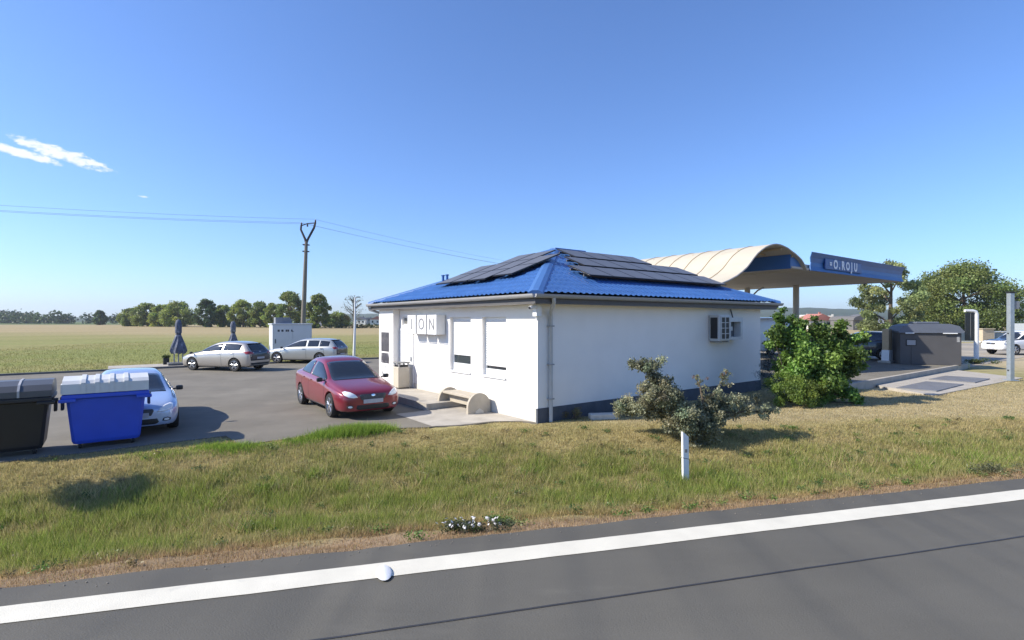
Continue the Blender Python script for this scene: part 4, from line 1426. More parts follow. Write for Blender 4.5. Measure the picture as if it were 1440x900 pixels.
# ------------------------------------------------------------------ waste containers
def container(label, col, lidcol, loc, ribbed, name):
    t = thing(name, label, 'bin', loc, TH)
    m, ml = mat(name + '_body', col, rough=0.42, var=0.08, scale=2, bump=0.05, bscale=30, stain=((col[0] * 0.8 + 0.03, col[1] * 0.8 + 0.03, col[2] * 0.8 + 0.03), 2.2, 0.6, 0.5)), mat(name + '_lid', lidcol, rough=0.42, var=0.06, scale=3)
    vs, fs = [], []
    lv = [(0.10, 0.52, 0.36), (0.16, 0.545, 0.385), (0.98, 0.625, 0.47), (1.0, 0.66, 0.50), (1.08, 0.66, 0.50)]
    for z, hx, hy in lv:
        for x, y in ((-1, -1), (1, -1), (1, 1), (-1, 1)):
            c = 0.05
            for dx, dy in (((c, 0), (0, c)) if x * y > 0 else ((0, c), (c, 0))):
                vs.append((x * (hx - dx), y * (hy - dy), z))
    # order each ring around the rectangle
    fixed = []
    for i in range(len(lv)):
        r = vs[i * 8:(i + 1) * 8]
        r.sort(key=lambda p: math.atan2(p[1] / lv[i][2], p[0] / lv[i][1]))
        fixed += r
    for i in range(len(lv) - 1):
        fs += [(i * 8 + k, i * 8 + (k + 1) % 8, (i + 1) * 8 + (k + 1) % 8, (i + 1) * 8 + k) for k in range(8)]
    fs += [tuple(range(8))[::-1], tuple(range((len(lv) - 1) * 8, len(lv) * 8))]
    MB().add(fixed, fs).build('body', m, t)
    rim = MB().box(-0.69, 0.69, -0.535, -0.495, 1.0, 1.075, 0.012).box(-0.69, -0.65, -0.495, 0.5, 1.0, 1.075, 0.012).box(0.65, 0.69, -0.495, 0.5, 1.0, 1.075, 0.012)
    rim.build('rim', m, t)
    for x in (-0.6, 0.6):
        MB().box(x - 0.13, x + 0.13, -0.585, -0.53, 0.94, 1.005, 0.015).build('lifting_lug', m, t)
    for s in (-1, 1):
        MB().box(s * 0.70 - 0.025, s * 0.70 + 0.025, -0.10, 0.10, 0.74, 0.97, 0.012).build('side_arm', mat(name + '_arm', (0.03, 0.03, 0.04) if not ribbed else (0.02, 0.035, 0.12), rough=0.5), t)
        MB().tube([(s * 0.62, 0, 0.96), (s * 0.74, 0, 0.96)], 0.035, 10).build('trunnion', GREYM, t)
    # lid: a curved cover, with raised ribs on the paper bin
    prof = [(-0.52, 1.09), (-0.52, 1.20), (-0.40, 1.30), (-0.12, 1.37), (0.2, 1.37), (0.46, 1.30), (0.53, 1.15), (0.53, 1.09)] if not ribbed else [(-0.52, 1.09), (-0.51, 1.28), (-0.42, 1.34), (0.0, 1.40), (0.42, 1.36), (0.53, 1.26), (0.53, 1.09)]
    lid = MB().prism(prof, 'x', -0.68, 0.68).build('lid', ml, t)
    if ribbed:
        for x in (-0.36, -0.15, 0.08, 0.31):
            MB().prism([(y * 1.025 + (-0.004 if y < 0 else 0.004), z + (0.02 if z > 1.1 else 0)) for y, z in prof], 'x', x - 0.035, x + 0.035).build('lid_rib', ml, lid)
        MB().box(-0.70, -0.681, -0.50, 0.5, 1.1, 1.28).build('lid_end', ml, lid)
    else:
        MB().prism([(y * 1.02, z + (0.012 if z > 1.1 else 0)) for y, z in prof], 'x', 0.20, 0.235).build('lid_seam', mat('lid_seam_pale', (0.4, 0.4, 0.41), rough=0.5), lid)
    for x in (-0.42, 0.42):
        for y in (-0.28, 0.28):
            w = MB().tube([(x - 0.025, y, 0.075), (x + 0.025, y, 0.075)], 0.075, 14)
            wo = w.build('wheel', TYRE, t, True)
            MB().box(x - 0.04, x + 0.04, y - 0.03, y + 0.03, 0.08, 0.15).build('caster_fork', GREYM, wo)
    return t


container('blue wheeled paper container with pale ribbed lid by the car park edge', (0.028, 0.085, 0.55), (0.62, 0.62, 0.60), S(-8.40, 3.66), True, 'blue_bin')
container('black wheeled waste container with grey domed lid, leftmost of the bins', (0.016, 0.016, 0.018), (0.085, 0.087, 0.092), S(-9.90, 3.62), False, 'black_bin')

# bin and bench before the kiosk
lb = thing('litter_bin', 'beige square litter bin with grey ash top by the kiosk door', 'bin', S(-0.36, 6.95, 0.17), TH)
BEI = mat('beige_bin', (0.50, 0.45, 0.36), rough=0.6, var=0.08, scale=4)
MB().box(-0.21, 0.21, -0.21, 0.21, 0.03, 0.74, 0.02).build('body', BEI, lb)
MB().box(-0.19, 0.19, -0.19, 0.19, 0.0, 0.03).build('foot', CDARK, lb)
for x, y in ((-0.19, -0.19), (0.15, -0.19), (-0.19, 0.15), (0.15, 0.15)):
    MB().box(x, x + 0.04, y, y + 0.04, 0.741, 0.86).build('top_post', GREYM, lb)
MB().box(-0.16, 0.16, -0.16, 0.16, 0.742, 0.80).build('liner', CDARK, lb)
MB().box(-0.22, 0.22, -0.22, 0.22, 0.862, 0.90, 0.01).build('ash_top', mat('ash_top_grey', (0.20, 0.20, 0.19), rough=0.6, var=0.4, scale=12), lb)

bn = thing('bench', 'beige concrete bench with rounded end slabs against the sunlit kiosk wall', 'bench', S(-0.42, 2.78), TH)
BEN = mat('bench_concrete', (0.44, 0.39, 0.31), rough=0.85, var=0.1, scale=4, bump=0.3, bscale=70)
arch = [(-0.36, 0.0), (-0.36, 0.18)] + [(-0.36 * math.cos(t), 0.18 + 0.37 * math.sin(t)) for t in np.linspace(0.15, math.pi - 0.15, 12)] + [(0.36, 0.18), (0.36, 0.0)]
for b in (-0.83, 0.75):
    e = MB().prism(arch, 'y', b, b + 0.085).build('end_slab', BEN, bn)
    MB().prism([(-0.14, 0.003), (-0.12, 0.06), (0, 0.14), (0.12, 0.06), (0.14, 0.003)], 'y', b - 0.012, b - 0.002).build('foot_notch', mat('notch_pale', (0.6, 0.56, 0.48), rough=0.85, var=0.08), e)  # solid pale piece stands in for the light foot notch
MB().box(-0.25, 0.25, -0.744, 0.749, 0.40, 0.47, 0.012).build('seat', BEN, bn)
MB().box(-0.06, 0.06, -0.744, 0.749, 0.16, 0.399).build('rail', BEN, bn)

# ------------------------------------------------------------------ things behind the car park
def parasol(label, loc, rz):
    t = thing('closed_parasol', label, 'parasol', loc, rz, 'closed parasols behind the car park')
    CLO = mat('parasol_cloth', (0.10, 0.115, 0.16), rough=0.85, var=0.45, scale=5, stain=((0.5, 0.5, 0.54), 3.0, 0.55, 0.8))
    MB().tube([(0, 0, 0.12), (0, 0, 2.35)], 0.035, 8).build('pole', GREYM, t, True)
    vs, fs = [], []
    n = 24
    lv = [(0.62, 0.30), (0.75, 0.36), (1.0, 0.30), (1.35, 0.19), (1.60, 0.13), (1.68, 0.115), (1.75, 0.15), (2.2, 0.16), (2.42, 0.10), (2.46, 0.02)]
    for z, r in lv:
        for k in range(n):
            a = 2 * math.pi * k / n
            rr = r * (1 + (0.22 if k % 3 == 0 else -0.06 if k % 3 == 1 else 0.05) * (1 if z < 1.6 else 0.4))
            vs.append((rr * math.cos(a + 0.5 * z), rr * math.sin(a + 0.5 * z), z + (0.04 * math.sin(k * 2.1) if z < 0.7 else 0)))
    fs = [(i * n + k, i * n + (k + 1) % n, (i + 1) * n + (k + 1) % n, (i + 1) * n + k) for i in range(len(lv) - 1) for k in range(n)] + [tuple(range((len(lv) - 1) * n, len(lv) * n))]
    c = MB().add(vs, fs).build('folded_canopy', CLO, t, True, 60)
    MB().lathe([(0.125, 1.64), (0.135, 1.66), (0.125, 1.70)], 16).build('tie_strap', CDARK, c)
    MB().box(-0.5, 0.5, -0.5, 0.5, 0.0, 0.12, 0.02).build('base_slab', mat('parasol_base', (0.13, 0.13, 0.13), rough=0.8, var=0.15), t)
    for s in (-1, 1):
        MB().box(s * 0.2 - 0.03, s * 0.2 + 0.03, -0.03, 0.03, 0.12, 0.66).build('brace', GREYM, t)
    return t


parasol('grey closed parasol on dark base beside the silver hatchback', (-18.15, 28.75, 0.1), TH)
parasol('closed parasol rising behind the silver hatchback roof', (-19.0, 36.0, 0.0), TH + 0.4)
px_ = thing('planter', 'small dark planter box beside the parasol base', 'planter', (-18.95, 28.95, 0.1), TH)
MB().box(-0.14, 0.14, -0.14, 0.14, 0, 0.36, 0.01).build('box', CDARK, px_)
P, idx = clump_points([(0, 0, 0.42, 0.16, 0.16, 0.1)], 250)
leaves('plant', P, 0.08, leaf_cols(idx, 1, (0.06, 0.09, 0.03)), LEAF, px_)

cb = thing('cabinet', 'tall white transformer cabinet with dark lettering behind the estate car', 'cabinet', S(1.5, 28.9), TH)
CAB = mat('cabinet_white', (0.62, 0.63, 0.66), rough=0.5, var=0.04, scale=2)
MB().box(-1.3, 1.3, -0.5, 0.5, 0.06, 2.22, 0.02).build('body', CAB, cb)
MB().box(-1.36, 1.36, -0.56, 0.56, 2.222, 2.30, 0.015).build('roof_plate', CAB, cb)
MB().box(-1.28, 1.28, -0.48, 0.48, -0.1, 0.058).build('base', CONC_D, cb)
dr = MB().box(-1.22, -0.02, -0.516, -0.502, 0.15, 2.14).build('door', CAB, cb)
MB().box(-1.14, -1.09, -0.545, -0.517, 0.95, 1.25, 0.006).build('handle', CDARK, dr)
MB().box(0.02, 1.22, -0.516, -0.502, 0.15, 2.14).build('door', CAB, cb)
LMK = mat('lettering_dark', (0.04, 0.045, 0.06), rough=0.6, var=0.3, scale=12)
for a0, a1 in ((-0.98, -0.84), (-0.74, -0.60), (-0.46, -0.36), (-0.34, -0.24)):
    MB().box(a0, a1, -0.522, -0.517, 1.74, 1.88).build('letter_mark', LMK, cb)
MB().prism([(-0.10, 1.74), (0.10, 1.74), (-0.02, 1.80), (-0.02, 1.88), (-0.10, 1.88)], 'y', -0.522, -0.517).build('letter_mark', LMK, cb)
hd = MB().prism([(-1.05, 2.301), (0.05, 2.301), (-0.1, 2.72), (-1.05, 2.72)], 'y', -0.25, 0.25).build('roof_unit', mat('roof_unit_grey', (0.22, 0.23, 0.25), rough=0.6, var=0.1), cb)

lp = thing('lamp_post', 'slim white lamp post with small dark lamp arm behind the red sedan', 'lamp post', (-10.62, 35.7, 0))
MB().tube([(-0.06, 0, -0.1), (0.0, 0, 2.0), (0.02, 0, 4.05)], [0.10, 0.075, 0.05], 12).build('pole', PVC, lp, True)
MB().tube([(0.02, 0, 3.35), (0.24, -0.05, 3.5), (0.46, -0.1, 3.66)], 0.035, 8).build('arm', CDARK, lp, True)
MB().box(0.12, 0.36, -0.1, 0.1, 4.06, 4.12, 0.02).build('lamp_head', CDARK, lp)
MB().box(-0.03, 0.15, -0.03, 0.03, 4.05, 4.09).build('head_arm', PVC, lp)

# power line
def power_pole(label, loc, tilt, rz):
    t = thing('power_pole', label, 'pole', loc, rz, 'poles of the overhead line')
    t.rotation_euler = (0, tilt, rz)
    PC = mat('pole_concrete', (0.20, 0.175, 0.15), rough=0.9, var=0.12, scale=3)
    IR = mat('pole_iron', (0.05, 0.042, 0.04), rough=0.7, var=0.2)
    MB().tube([(0, 0, -0.5), (0, 0, 5), (0, 0, 9.7)], [0.24, 0.19, 0.14], 14).build('shaft', PC, t, True)
    f = MB()
    f.tube([(0, 0, 9.5), (-0.10, 0, 9.9), (-0.50, 0, 10.75), (-0.48, 0, 11.15)], [0.11, 0.10, 0.09, 0.08], 8)
    f.tube([(0, 0, 9.5), (0.12, 0, 9.9), (0.62, 0, 11.0), (0.72, 0, 11.5)], [0.11, 0.10, 0.10, 0.09], 8)
    f.tube([(-0.48, 0, 11.1), (0.05, 0, 11.35), (0.66, 0, 11.45)], 0.05, 6)
    fr = f.build('fork_bracket', IR, t, True)
    for z in (8.75, 9.35):
        MB().box(-0.30, 0.30, -0.10, 0.10, z, z + 0.10, 0.02).build('cross_piece', IR, t)
    ins = MB()
    for x, z in ((-0.46, 11.15), (0.05, 11.05), (0.72, 11.5)):
        i0 = MB().lathe([(0.02, 0), (0.09, 0.03), (0.05, 0.09), (0.09, 0.13), (0.05, 0.2), (0.03, 0.27)], 12, 'z', (x, 0, z)).build('insulator', mat('insulator_brown', (0.06, 0.035, 0.028), rough=0.25, var=0.1), t, True)
    return t


PP = Vector((-19.05, 48.0, 0))
P_L, P_R = Vector((-62, 30.5, 0)), Vector((9.5, 96, 0))
power_pole('tall grey concrete power pole with forked iron head above the trees', PP, math.radians(2.0), 0.25)
power_pole('power pole farther along the line, hidden beyond the kiosk roof', P_R, 0, -0.4)
power_pole('power pole nearer along the line, beyond the field edge', P_L, 0, -0.3)
WIRE = mat('wire_grey', (0.16, 0.18, 0.22), rough=0.6, var=0.0)
for i, (x, z) in enumerate(((-0.46, 11.4), (0.05, 11.3), (0.72, 11.75))):
    for j, (p, q) in enumerate(((PP, P_L), (PP, P_R))):
        p0, q0 = p + Vector((x + 0.3, 0.1 * i, z)), q + Vector((x, 0.1 * i, z))
        pts = [p0.lerp(q0, t) - Vector((0, 0, 4 * 0.55 * t * (1 - t))) for t in np.linspace(0, 1, 20)]
        w = MB().tube(pts, 0.010, 4).build('overhead_wire', WIRE)
        tag(w, ('lowest', 'middle', 'topmost')[i] + ' thin overhead wire running from the forked pole ' + ('towards the left edge', 'towards the kiosk roof')[j], 'wire', 'overhead wires')

# ------------------------------------------------------------------ forecourt side
sh = thing('shed', 'dark grey metal shed with curved slate-blue lid on the forecourt', 'shed', (22.05, 28.3, 0.2), math.radians(-22))
SHM = mat('shed_grey', (0.075, 0.073, 0.075), rough=0.6, var=0.08, scale=1.5)
LID = mat('shed_lid', (0.11, 0.125, 0.16), rough=0.5, var=0.08, scale=2)
MB().box(-1.30, 1.30, -1.0, 1.0, 0.0, 1.66, 0.02).build('body', SHM, sh)
prof = [(-1.38, 1.662), (-1.38, 1.76), (-1.18, 2.02), (-0.8, 2.13), (0.8, 2.13), (1.18, 2.02), (1.38, 1.76), (1.38, 1.662)]
lid = MB().prism(prof, 'y', -1.1, 1.1).build('lid', LID, sh)
MB().box(-0.5, 0.5, -0.6, 0.6, 2.132, 2.24, 0.03).build('lid_vent', LID, lid)
MB().box(-1.1, -0.72, -1.13, -1.10, 1.62, 1.675).build('hinge', PVC, lid)
MB().box(0.5, 1.1, -1.13, -1.10, 1.625, 1.67).build('hinge', PVC, lid)
pn = MB().box(-1.05, -0.60, -1.03, -1.002, 0.98, 1.32, 0.01).build('notice_frame', CDARK, sh)
MB().box(-1.01, -0.64, -1.04, -1.031, 1.02, 1.28).build('notice', mat('notice_grey', (0.33, 0.33, 0.34), rough=0.5, var=0.12, scale=8), pn)
MB().box(-0.83, -0.815, -1.012, -1.002, 0.0, 0.98).build('cable_duct', CDARK, sh)
MB().box(1.10, 1.22, -1.012, -1.002, 1.2, 1.48).build('warning_sticker', mat('sticker_pale', (0.3, 0.3, 0.3), rough=0.5, var=0.4, scale=15), sh)

tp = thing('pillar', 'slim tan pillar with white foot between dark car and grey shed', 'pillar', (20.55, 28.95, 0.2), TH)
MB().box(-0.24, 0.24, -0.16, 0.16, 0.70, 1.85, 0.02).build('shaft', mat('pillar_tan', (0.50, 0.37, 0.22), rough=0.7, var=0.08), tp)
MB().prism([(-0.30, 0.12), (0.30, 0.12), (0.24, 0.699), (-0.24, 0.699)], 'y', -0.18, 0.18).build('foot', PVC, tp)
MB().box(-0.45, 0.35, -0.3, 0.3, 0.0, 0.118, 0.01).build('plinth', CONC, tp)

fr = thing('frame_post', 'white bent post carrying a dark hanging panel beside the shed', 'sign', (29.0, 33.0, 0))
MB().tube([(0, 0, -0.1), (0, 0, 2.9), (-0.06, 0, 3.05), (-0.2, 0, 3.1), (-0.72, 0, 3.12)], [0.13, 0.13, 0.12, 0.10, 0.08], 12).build('post', PVC, fr, True)
pn = MB().box(-0.70, -0.16, -0.04, 0.04, 1.25, 3.0, 0.01).build('panel', mat('panel_black', (0.02, 0.024, 0.024), rough=0.35, var=0.1), fr)
MB().box(-0.40, -0.385, -0.047, -0.041, 1.27, 2.98).build('panel_joint', GREYM, pn)

x, y, z = G(1421, 535, 0.02)
gp = thing('steel_post', 'galvanised steel post with dark cap on the concrete pad', 'post', (x, y, 0.02))
GAL = mat('galvanised', (0.42, 0.46, 0.48), rough=0.4, metal=0.6, var=0.12, scale=6)
MB().box(-0.09, 0.09, -0.09, 0.09, 0.0, 3.62, 0.012).build('shaft', GAL, gp)
MB().box(-0.12, 0.14, -0.11, 0.11, 3.622, 3.68, 0.01).build('cap', CDARK, gp)
MB().tube([(0.09, 0, 3.35), (0.26, 0, 3.42), (0.34, 0, 3.40)], 0.03, 8).build('hook', CDARK, gp)
MB().box(0.12, 0.32, -0.07, 0.07, 2.95, 3.28, 0.02).build('lamp_box', mat('lamp_box_grey', (0.25, 0.26, 0.27), rough=0.4, var=0.1), gp)
for zz in (0.42, 1.95):
    MB().tube([(-0.095, 0, zz), (-0.11, 0, zz)], 0.03, 8).build('bolt', CDARK, gp)
MB().box(-0.2, 0.2, -0.2, 0.2, 0.0, 0.02).build('base_plate', GAL, gp)

x, y, z = G(1359, 517)
bl = tag(MB().lathe([(0.0, 0.0), (0.14, 0.0), (0.16, 0.1), (0.14, 0.22), (0.0, 0.3)], 14).build('kerb_stone', mat('stone_yellow', (0.45, 0.42, 0.25), rough=0.8, var=0.15), None, True), 'small rounded yellowish marker stone at the forecourt kerb end', 'stone')
bl.location = (x, y, 0)

# low fence behind the yard: each panel and post on its own
fe = thing('yard_fence', 'low blue-grey panel fence with white top rail behind the pickup', 'fence', (42.0, 62.0, 0), 0.03)
FB = mat('fence_bluegrey', (0.13, 0.18, 0.22), rough=0.6, var=0.12, scale=0.8)
for i in range(12):
    MB().box(i * 2.5 + 0.06, i * 2.5 + 2.44, -0.02, 0.02, 0.12, 1.05).build('fence_panel', FB, fe)
    MB().box(i * 2.5 - 0.05, i * 2.5 + 0.05, -0.05, 0.05, -0.1, 1.25).build('post', GREYM, fe)
    MB().box(i * 2.5 + 0.052, i * 2.5 + 2.448, -0.04, 0.04, 1.12, 1.26).build('top_rail', PVC, fe)
    MB().box(i * 2.5 + 0.052, i * 2.5 + 2.448, -0.05, 0.05, -0.02, 0.10).build('bottom_rail', PVC, fe)
bp_ = tag(MB().box(-0.65, 0.65, -0.4, 0.4, 0, 1.5, 0.03).box(-0.75, 0.75, -0.5, 0.5, 1.502, 1.6, 0.02).build('gate_pier', mat('pier_tan', (0.48, 0.40, 0.28), rough=0.85, var=0.1)), 'square tan gate pier in front of the blue-grey fence', 'pier')
bp_.location = (54.2, 60.5, 0)
sw = thing('yard_sign', 'small white board on posts at the right picture edge', 'sign', (71.0, 74.0, 0), -0.2)
MB().box(-1.1, 1.1, -0.03, 0.03, 0.9, 2.1, 0.01).build('board', PVC, sw)
for s in (-0.8, 0.8):
    MB().box(s - 0.05, s + 0.05, 0.03, 0.12, -0.1, 1.9).build('post', GREYM, sw)


def house(name, label, loc, rz, w, d, h, rh, wc, rc, group='far village houses', cat='house', arched=False):
    t = thing(name, label, cat, loc, rz, group)
    wm, rm_ = mat(name + '_wall_%0.2f_%0.2f' % (wc[0], wc[2]), wc, rough=0.9, var=0.06), mat(name + '_roof_%0.2f_%0.2f' % (rc[0], rc[2]), rc, rough=0.8, var=0.15)
    MB().box(-w / 2, w / 2, -d / 2, d / 2, -0.3, h).build('wall', wm, t)
    if arched:
        pr = [(w * 0.53 * -math.cos(a), h + 0.005 + rh * math.sin(a) ** 0.8) for a in np.linspace(0, math.pi, 11)]
    else:
        pr = [(-w * 0.55, h + 0.005), (w * 0.55, h + 0.005), (0, h + rh)]
    rf = MB().prism(pr, 'y', -d * 0.54, d * 0.54).build('roof', rm_, t)
    if not arched:
        MB().box(w * 0.14, w * 0.14 + 0.5, -0.25, 0.25, h + rh * 0.5, h + rh + 0.5).build('chimney', rm_, rf)
    nw = max(2, int(w / 2.6))
    for i in range(nw):
        x = -w / 2 + (i + 0.5) * w / nw
        wn_ = MB().box(x - 0.5, x + 0.5, -d / 2 - 0.04, -d / 2 - 0.003, h * 0.36, h * 0.76).build('window', CGLASS, t)
        MB().box(x - 0.6, x + 0.6, -d / 2 - 0.09, -d / 2 - 0.003, h * 0.31, h * 0.355).build('sill', PVC, wn_)
    return t


W1, W2, R1, R2 = (0.72, 0.70, 0.66), (0.60, 0.57, 0.50), (0.42, 0.17, 0.13), (0.14, 0.14, 0.15)
for (px, Z, w, h, rh, wc, rc, lab) in (
        (1146, 150, 7.5, 2.6, 1.8, W2, R1, 'far pale house with pink-red roof behind the green bush'),
        (1164, 185, 9.0, 2.6, 1.6, W1, W2, 'far white house just left of the grey arched barn'),
        (1206, 190, 5.5, 3.4, 1.3, W1, R2, 'far white block with dark windows right of the grey arched barn'),
        (1222, 240, 9.0, 3.6, 2.0, W1, R2, 'far white house half hidden by the airy tree'),
        (1129, 230, 10.0, 3.0, 2.0, W1, W2, 'far whitish house leftmost behind the green bush'),
        (508, 345, 8.0, 3.0, 2.0, W1, R2, 'far pale house just beside the lamp post'),
        (519, 350, 7.0, 2.6, 2.0, W2, R2, 'far pale house midway between lamp post and kiosk'),
        (531, 340, 9.0, 3.2, 2.2, W1, R1, 'far pale house at the kiosk wall edge'),
        (455, 250, 7.0, 2.6, 1.6, W1, W2, 'far low whitish house under the trees right of the power pole'),
        (482, 225, 1.4, 1.6, 0.8, W1, W2, 'tiny white hut in the field by the lamp post')):
    house('village_house', lab, ((px - 720) / FOC * Z, Z, 0), rng.uniform(-0.25, 0.25), w, 7 if w > 3 else 1.4, h, rh, wc, rc)
house('barn', 'dark grey arched barn above the green bush', ((1196 - 720) / FOC * 140, 140, 0), 0.05, 5.0, 9, 2.6, 1.2, (0.14, 0.135, 0.13), (0.13, 0.125, 0.12), None, 'barn', True)

# ------------------------------------------------------------------ roadside things
x, y, z = ray_ground(964, 679)
dl = thing('delineator_post', 'white plastic roadside marker post leaning slightly in the ditch grass', 'post', (x, y, z - 0.05), 0.2)
dl.rotation_euler = (0, math.radians(-1.0), 0.2)
pm = MB().prism([(-0.055, 0.0), (0.055, 0.0), (0.06, 0.88), (-0.05, 0.97)], 'y', -0.03, 0.03)
post = pm.build('post', mat('delineator_white', (0.78, 0.78, 0.77), rough=0.5, var=0.05, scale=8, stain=((0.5, 0.47, 0.4), 5, 0.62, 0.6)), dl)
MB().box(-0.02, 0.025, -0.036, -0.031, 0.60, 0.66).build('reflector', mat('reflector_grey', (0.25, 0.24, 0.23), rough=0.3, var=0.1), post)
MB().prism([(-0.0565, 0.50), (0.0575, 0.47), (0.0575, 0.485), (-0.0565, 0.515)], 'y', -0.0335, 0.0335).build('seam', GREYM, post)

x, y, z = G(540, 806, 0.01)
cp = MB().lathe([(0.0, 0.0), (0.075, 0.0), (0.085, 0.012), (0.07, 0.024), (0.0, 0.028)], 16)
cp.v = [(p[0] * 0.9, p[1] * 2.0, p[2]) for p in cp.v]
o = tag(cp.build('plastic_lid', PVC, None, True), 'small white oval plastic lid lying on the road edge line', 'lid')
o.location = (x, y, 0.006)
o.rotation_euler = (0, 0, 0.3)

gv, gf_, gn = [], [], 0
for q in range(380):
    x = rng.uniform(-8, 10)
    d = abs(rng.normal()) * 0.14 - 0.05 if q < 330 else -rng.uniform(0.1, 3.5)
    r = rng.uniform(0.003, 0.010)
    y = 6.22 + EDGE_K * x - d
    zb = 0.0 if road_dist(x, y) < 0 else float(terrain(x, y)) + 0.01
    pts = rng.normal(size=(6, 3))
    pts = np.array(((1, 0, 0), (-1, 0, 0), (0, 1, 0), (0, -1, 0), (0, 0, 0.8), (0, 0, -0.5))) * (1 + 0.3 * pts) * r + np.array((x, y, zb + r * 0.4))
    gv.append(pts)
    for f in ((0, 2, 4), (2, 1, 4), (1, 3, 4), (3, 0, 4), (2, 0, 5), (1, 2, 5), (3, 1, 5), (0, 3, 5)):
        gf_.append([gn + k for k in f])
    gn += 6
stuff(fast_mesh('road_grit', np.concatenate(gv), np.array(gf_), mat('grit', (0.24, 0.21, 0.17), rough=0.9, var=0.4, scale=40, world_pos=True)), 'loose grit along the road edge', 'grit')

x, y, z = ray_ground(848, 589)
o = MB().box(-0.36, 0.36, -0.14, 0.14, -0.1, 0.14, 0.03).build('kerb_block', mat('block_pale', (0.58, 0.54, 0.48), rough=0.9, var=0.12, scale=6, bump=0.4, bscale=30))
o.location, o.rotation_euler = (x, y, z + 0.0), (0, 0, 0.15)
tag(o, 'loose pale concrete block lying before the dark plinth', 'block')

# ------------------------------------------------------------------ shrubs and weeds
def shrub(name, loc, clumps, n, size, base, label, stems=None, cat='bush', aspect=0.6, shell=0.4, amp=0.22, group=None, flat=0.3):
    t = thing(name, label, cat, loc, 0, group)
    P, idx = clump_points(clumps, n, shell)
    P[:, 2] = np.maximum(P[:, 2], 0.0)
    leaves('foliage', P, size, leaf_cols(idx, len(clumps), base, amp), LEAF, t, flat, aspect)
    mb = MB()
    if stems is None:
        stems = [[(0.1 * rng.normal(), 0.1 * rng.normal(), -0.1), (c[0] * 0.5, c[1] * 0.5, c[2] * 0.5), (c[0], c[1], c[2])] for c in clumps[::3]]
    for s in stems:
        mb.tube(s, [0.03 * (1 - 0.75 * i / (len(s) - 1)) for i in range(len(s))], 6)
    mb.build('stem', BARK, t, True)
    return t


# leaning grey-green shrub at the ditch crest: limbs set with leaf clumps
bx_, by_, bz_ = ray_ground(984, 622)
base = Vector((bx_, by_, bz_))


def rel(px, py, dy=0.0):
    d = by_ + dy
    return Vector(((px - 720) / FOC * d - bx_, dy, CAMH - (py - HOR) / FOC * d - bz_))


limbs = [([rel(984, 620), rel(955, 570, 0.05), rel(925, 533, 0.1), rel(900, 508, 0.15)], 0.21, 80),
         ([rel(966, 590), rel(940, 558, -0.1), rel(908, 540, -0.1)], 0.20, 40),
         ([rel(960, 585, 0.1), rel(915, 570, 0.3), rel(868, 568, 0.45)], 0.21, 44),
         ([rel(978, 596), rel(1000, 560, 0.1), rel(1022, 525, 0.15)], 0.13, 30),
         ([rel(990, 575), rel(985, 545, 0.1), rel(978, 530, 0.2)], 0.09, 12),
         ([rel(980, 600), rel(1020, 580, 0.1), rel(1088, 578, 0.3)], 0.16, 44),
         ([rel(985, 600), rel(1015, 565, 0.3), rel(1065, 568, 0.5)], 0.17, 34)]
cl, stems = [], []
for pts, r, n in limbs:
    stems.append([tuple(p) for p in pts])
    seg = len(pts) - 1
    for i in range(n):
        t = (i + rng.random()) / n * seg
        k = min(int(t), seg - 1)
        p = pts[k].lerp(pts[k + 1], t - k)
        s = r * (1.25 - 0.55 * t / seg)
        cl.append((p.x + rng.normal() * s * 0.6, p.y + rng.normal() * s * 0.9, p.z + rng.normal() * s * 0.6, s * rng.uniform(0.5, 0.95), s * rng.uniform(0.6, 1.0), s * rng.uniform(0.5, 0.9)))
sb = shrub('leaning_shrub', base, cl, 42000, 0.052, (0.265, 0.27, 0.165), 'grey-green leaning shrub with a long slanting limb behind the marker post', stems, aspect=0.6, shell=0.2, amp=0.3)
P = np.array([tuple(rel(px, py, 0.1)) for px, py in ((900, 509), (903, 506), (908, 510), (913, 512), (898, 514), (1018, 527), (1021, 523), (975, 530), (995, 532))])
leaves('seed_head', np.repeat(P, 14, 0) + rng.normal(size=(len(P) * 14, 3)) * 0.022, 0.04, np.tile(np.array([[0.20, 0.11, 0.06]]), (len(P) * 14, 1)), LEAF, sb)

gx_, gy_ = 8.75, 16.4


def gr(px, py, Yd):
    return ((px - 720) / FOC * Yd - gx_, Yd - gy_, CAMH - (py - HOR) / FOC * Yd)


cl = []
for px, py, Yd, r in ((1105, 455, 16.3, .26), (1120, 462, 16.4, .3), (1090, 470, 16.2, .2), (1100, 485, 16.3, .32), (1125, 480, 16.2, .4), (1150, 475, 16.4, .38), (1160, 460, 16.6, .22), (1175, 482, 16.4, .36),
                      (1200, 478, 16.6, .28), (1195, 495, 16.3, .32), (1210, 488, 16.5, .18), (1140, 500, 16.1, .45), (1170, 510, 16.1, .42), (1110, 505, 16.1, .36), (1190, 520, 16.2, .3), (1178, 540, 16.0, .35), (1195, 550, 16.0, .28),
                      (1150, 530, 16.2, .45), (1120, 530, 16.3, .4), (1205, 560, 16.0, .2), (1165, 555, 16.0, .3), (1140, 548, 16.5, .5), (1102, 445, 16.4, .16), (1130, 450, 16.5, .18), (1086, 490, 16.3, .2), (1212, 505, 16.3, .16), (1180, 466, 16.5, .2)):
    for q in range(3):
        c = gr(px + rng.normal() * 6, py + rng.normal() * 6, Yd + rng.normal() * 0.3)
        rr = r * rng.uniform(0.6, 1.0)
        cl.append((*c, rr, rr, rr * 0.85))
shrub('green_bush', (gx_, gy_, 0), cl, 32000, 0.095, (0.15, 0.25, 0.05), 'tall bright green leafy bush beside the far end of the kiosk wall', aspect=0.65, shell=0.3, amp=0.3)
cl = []
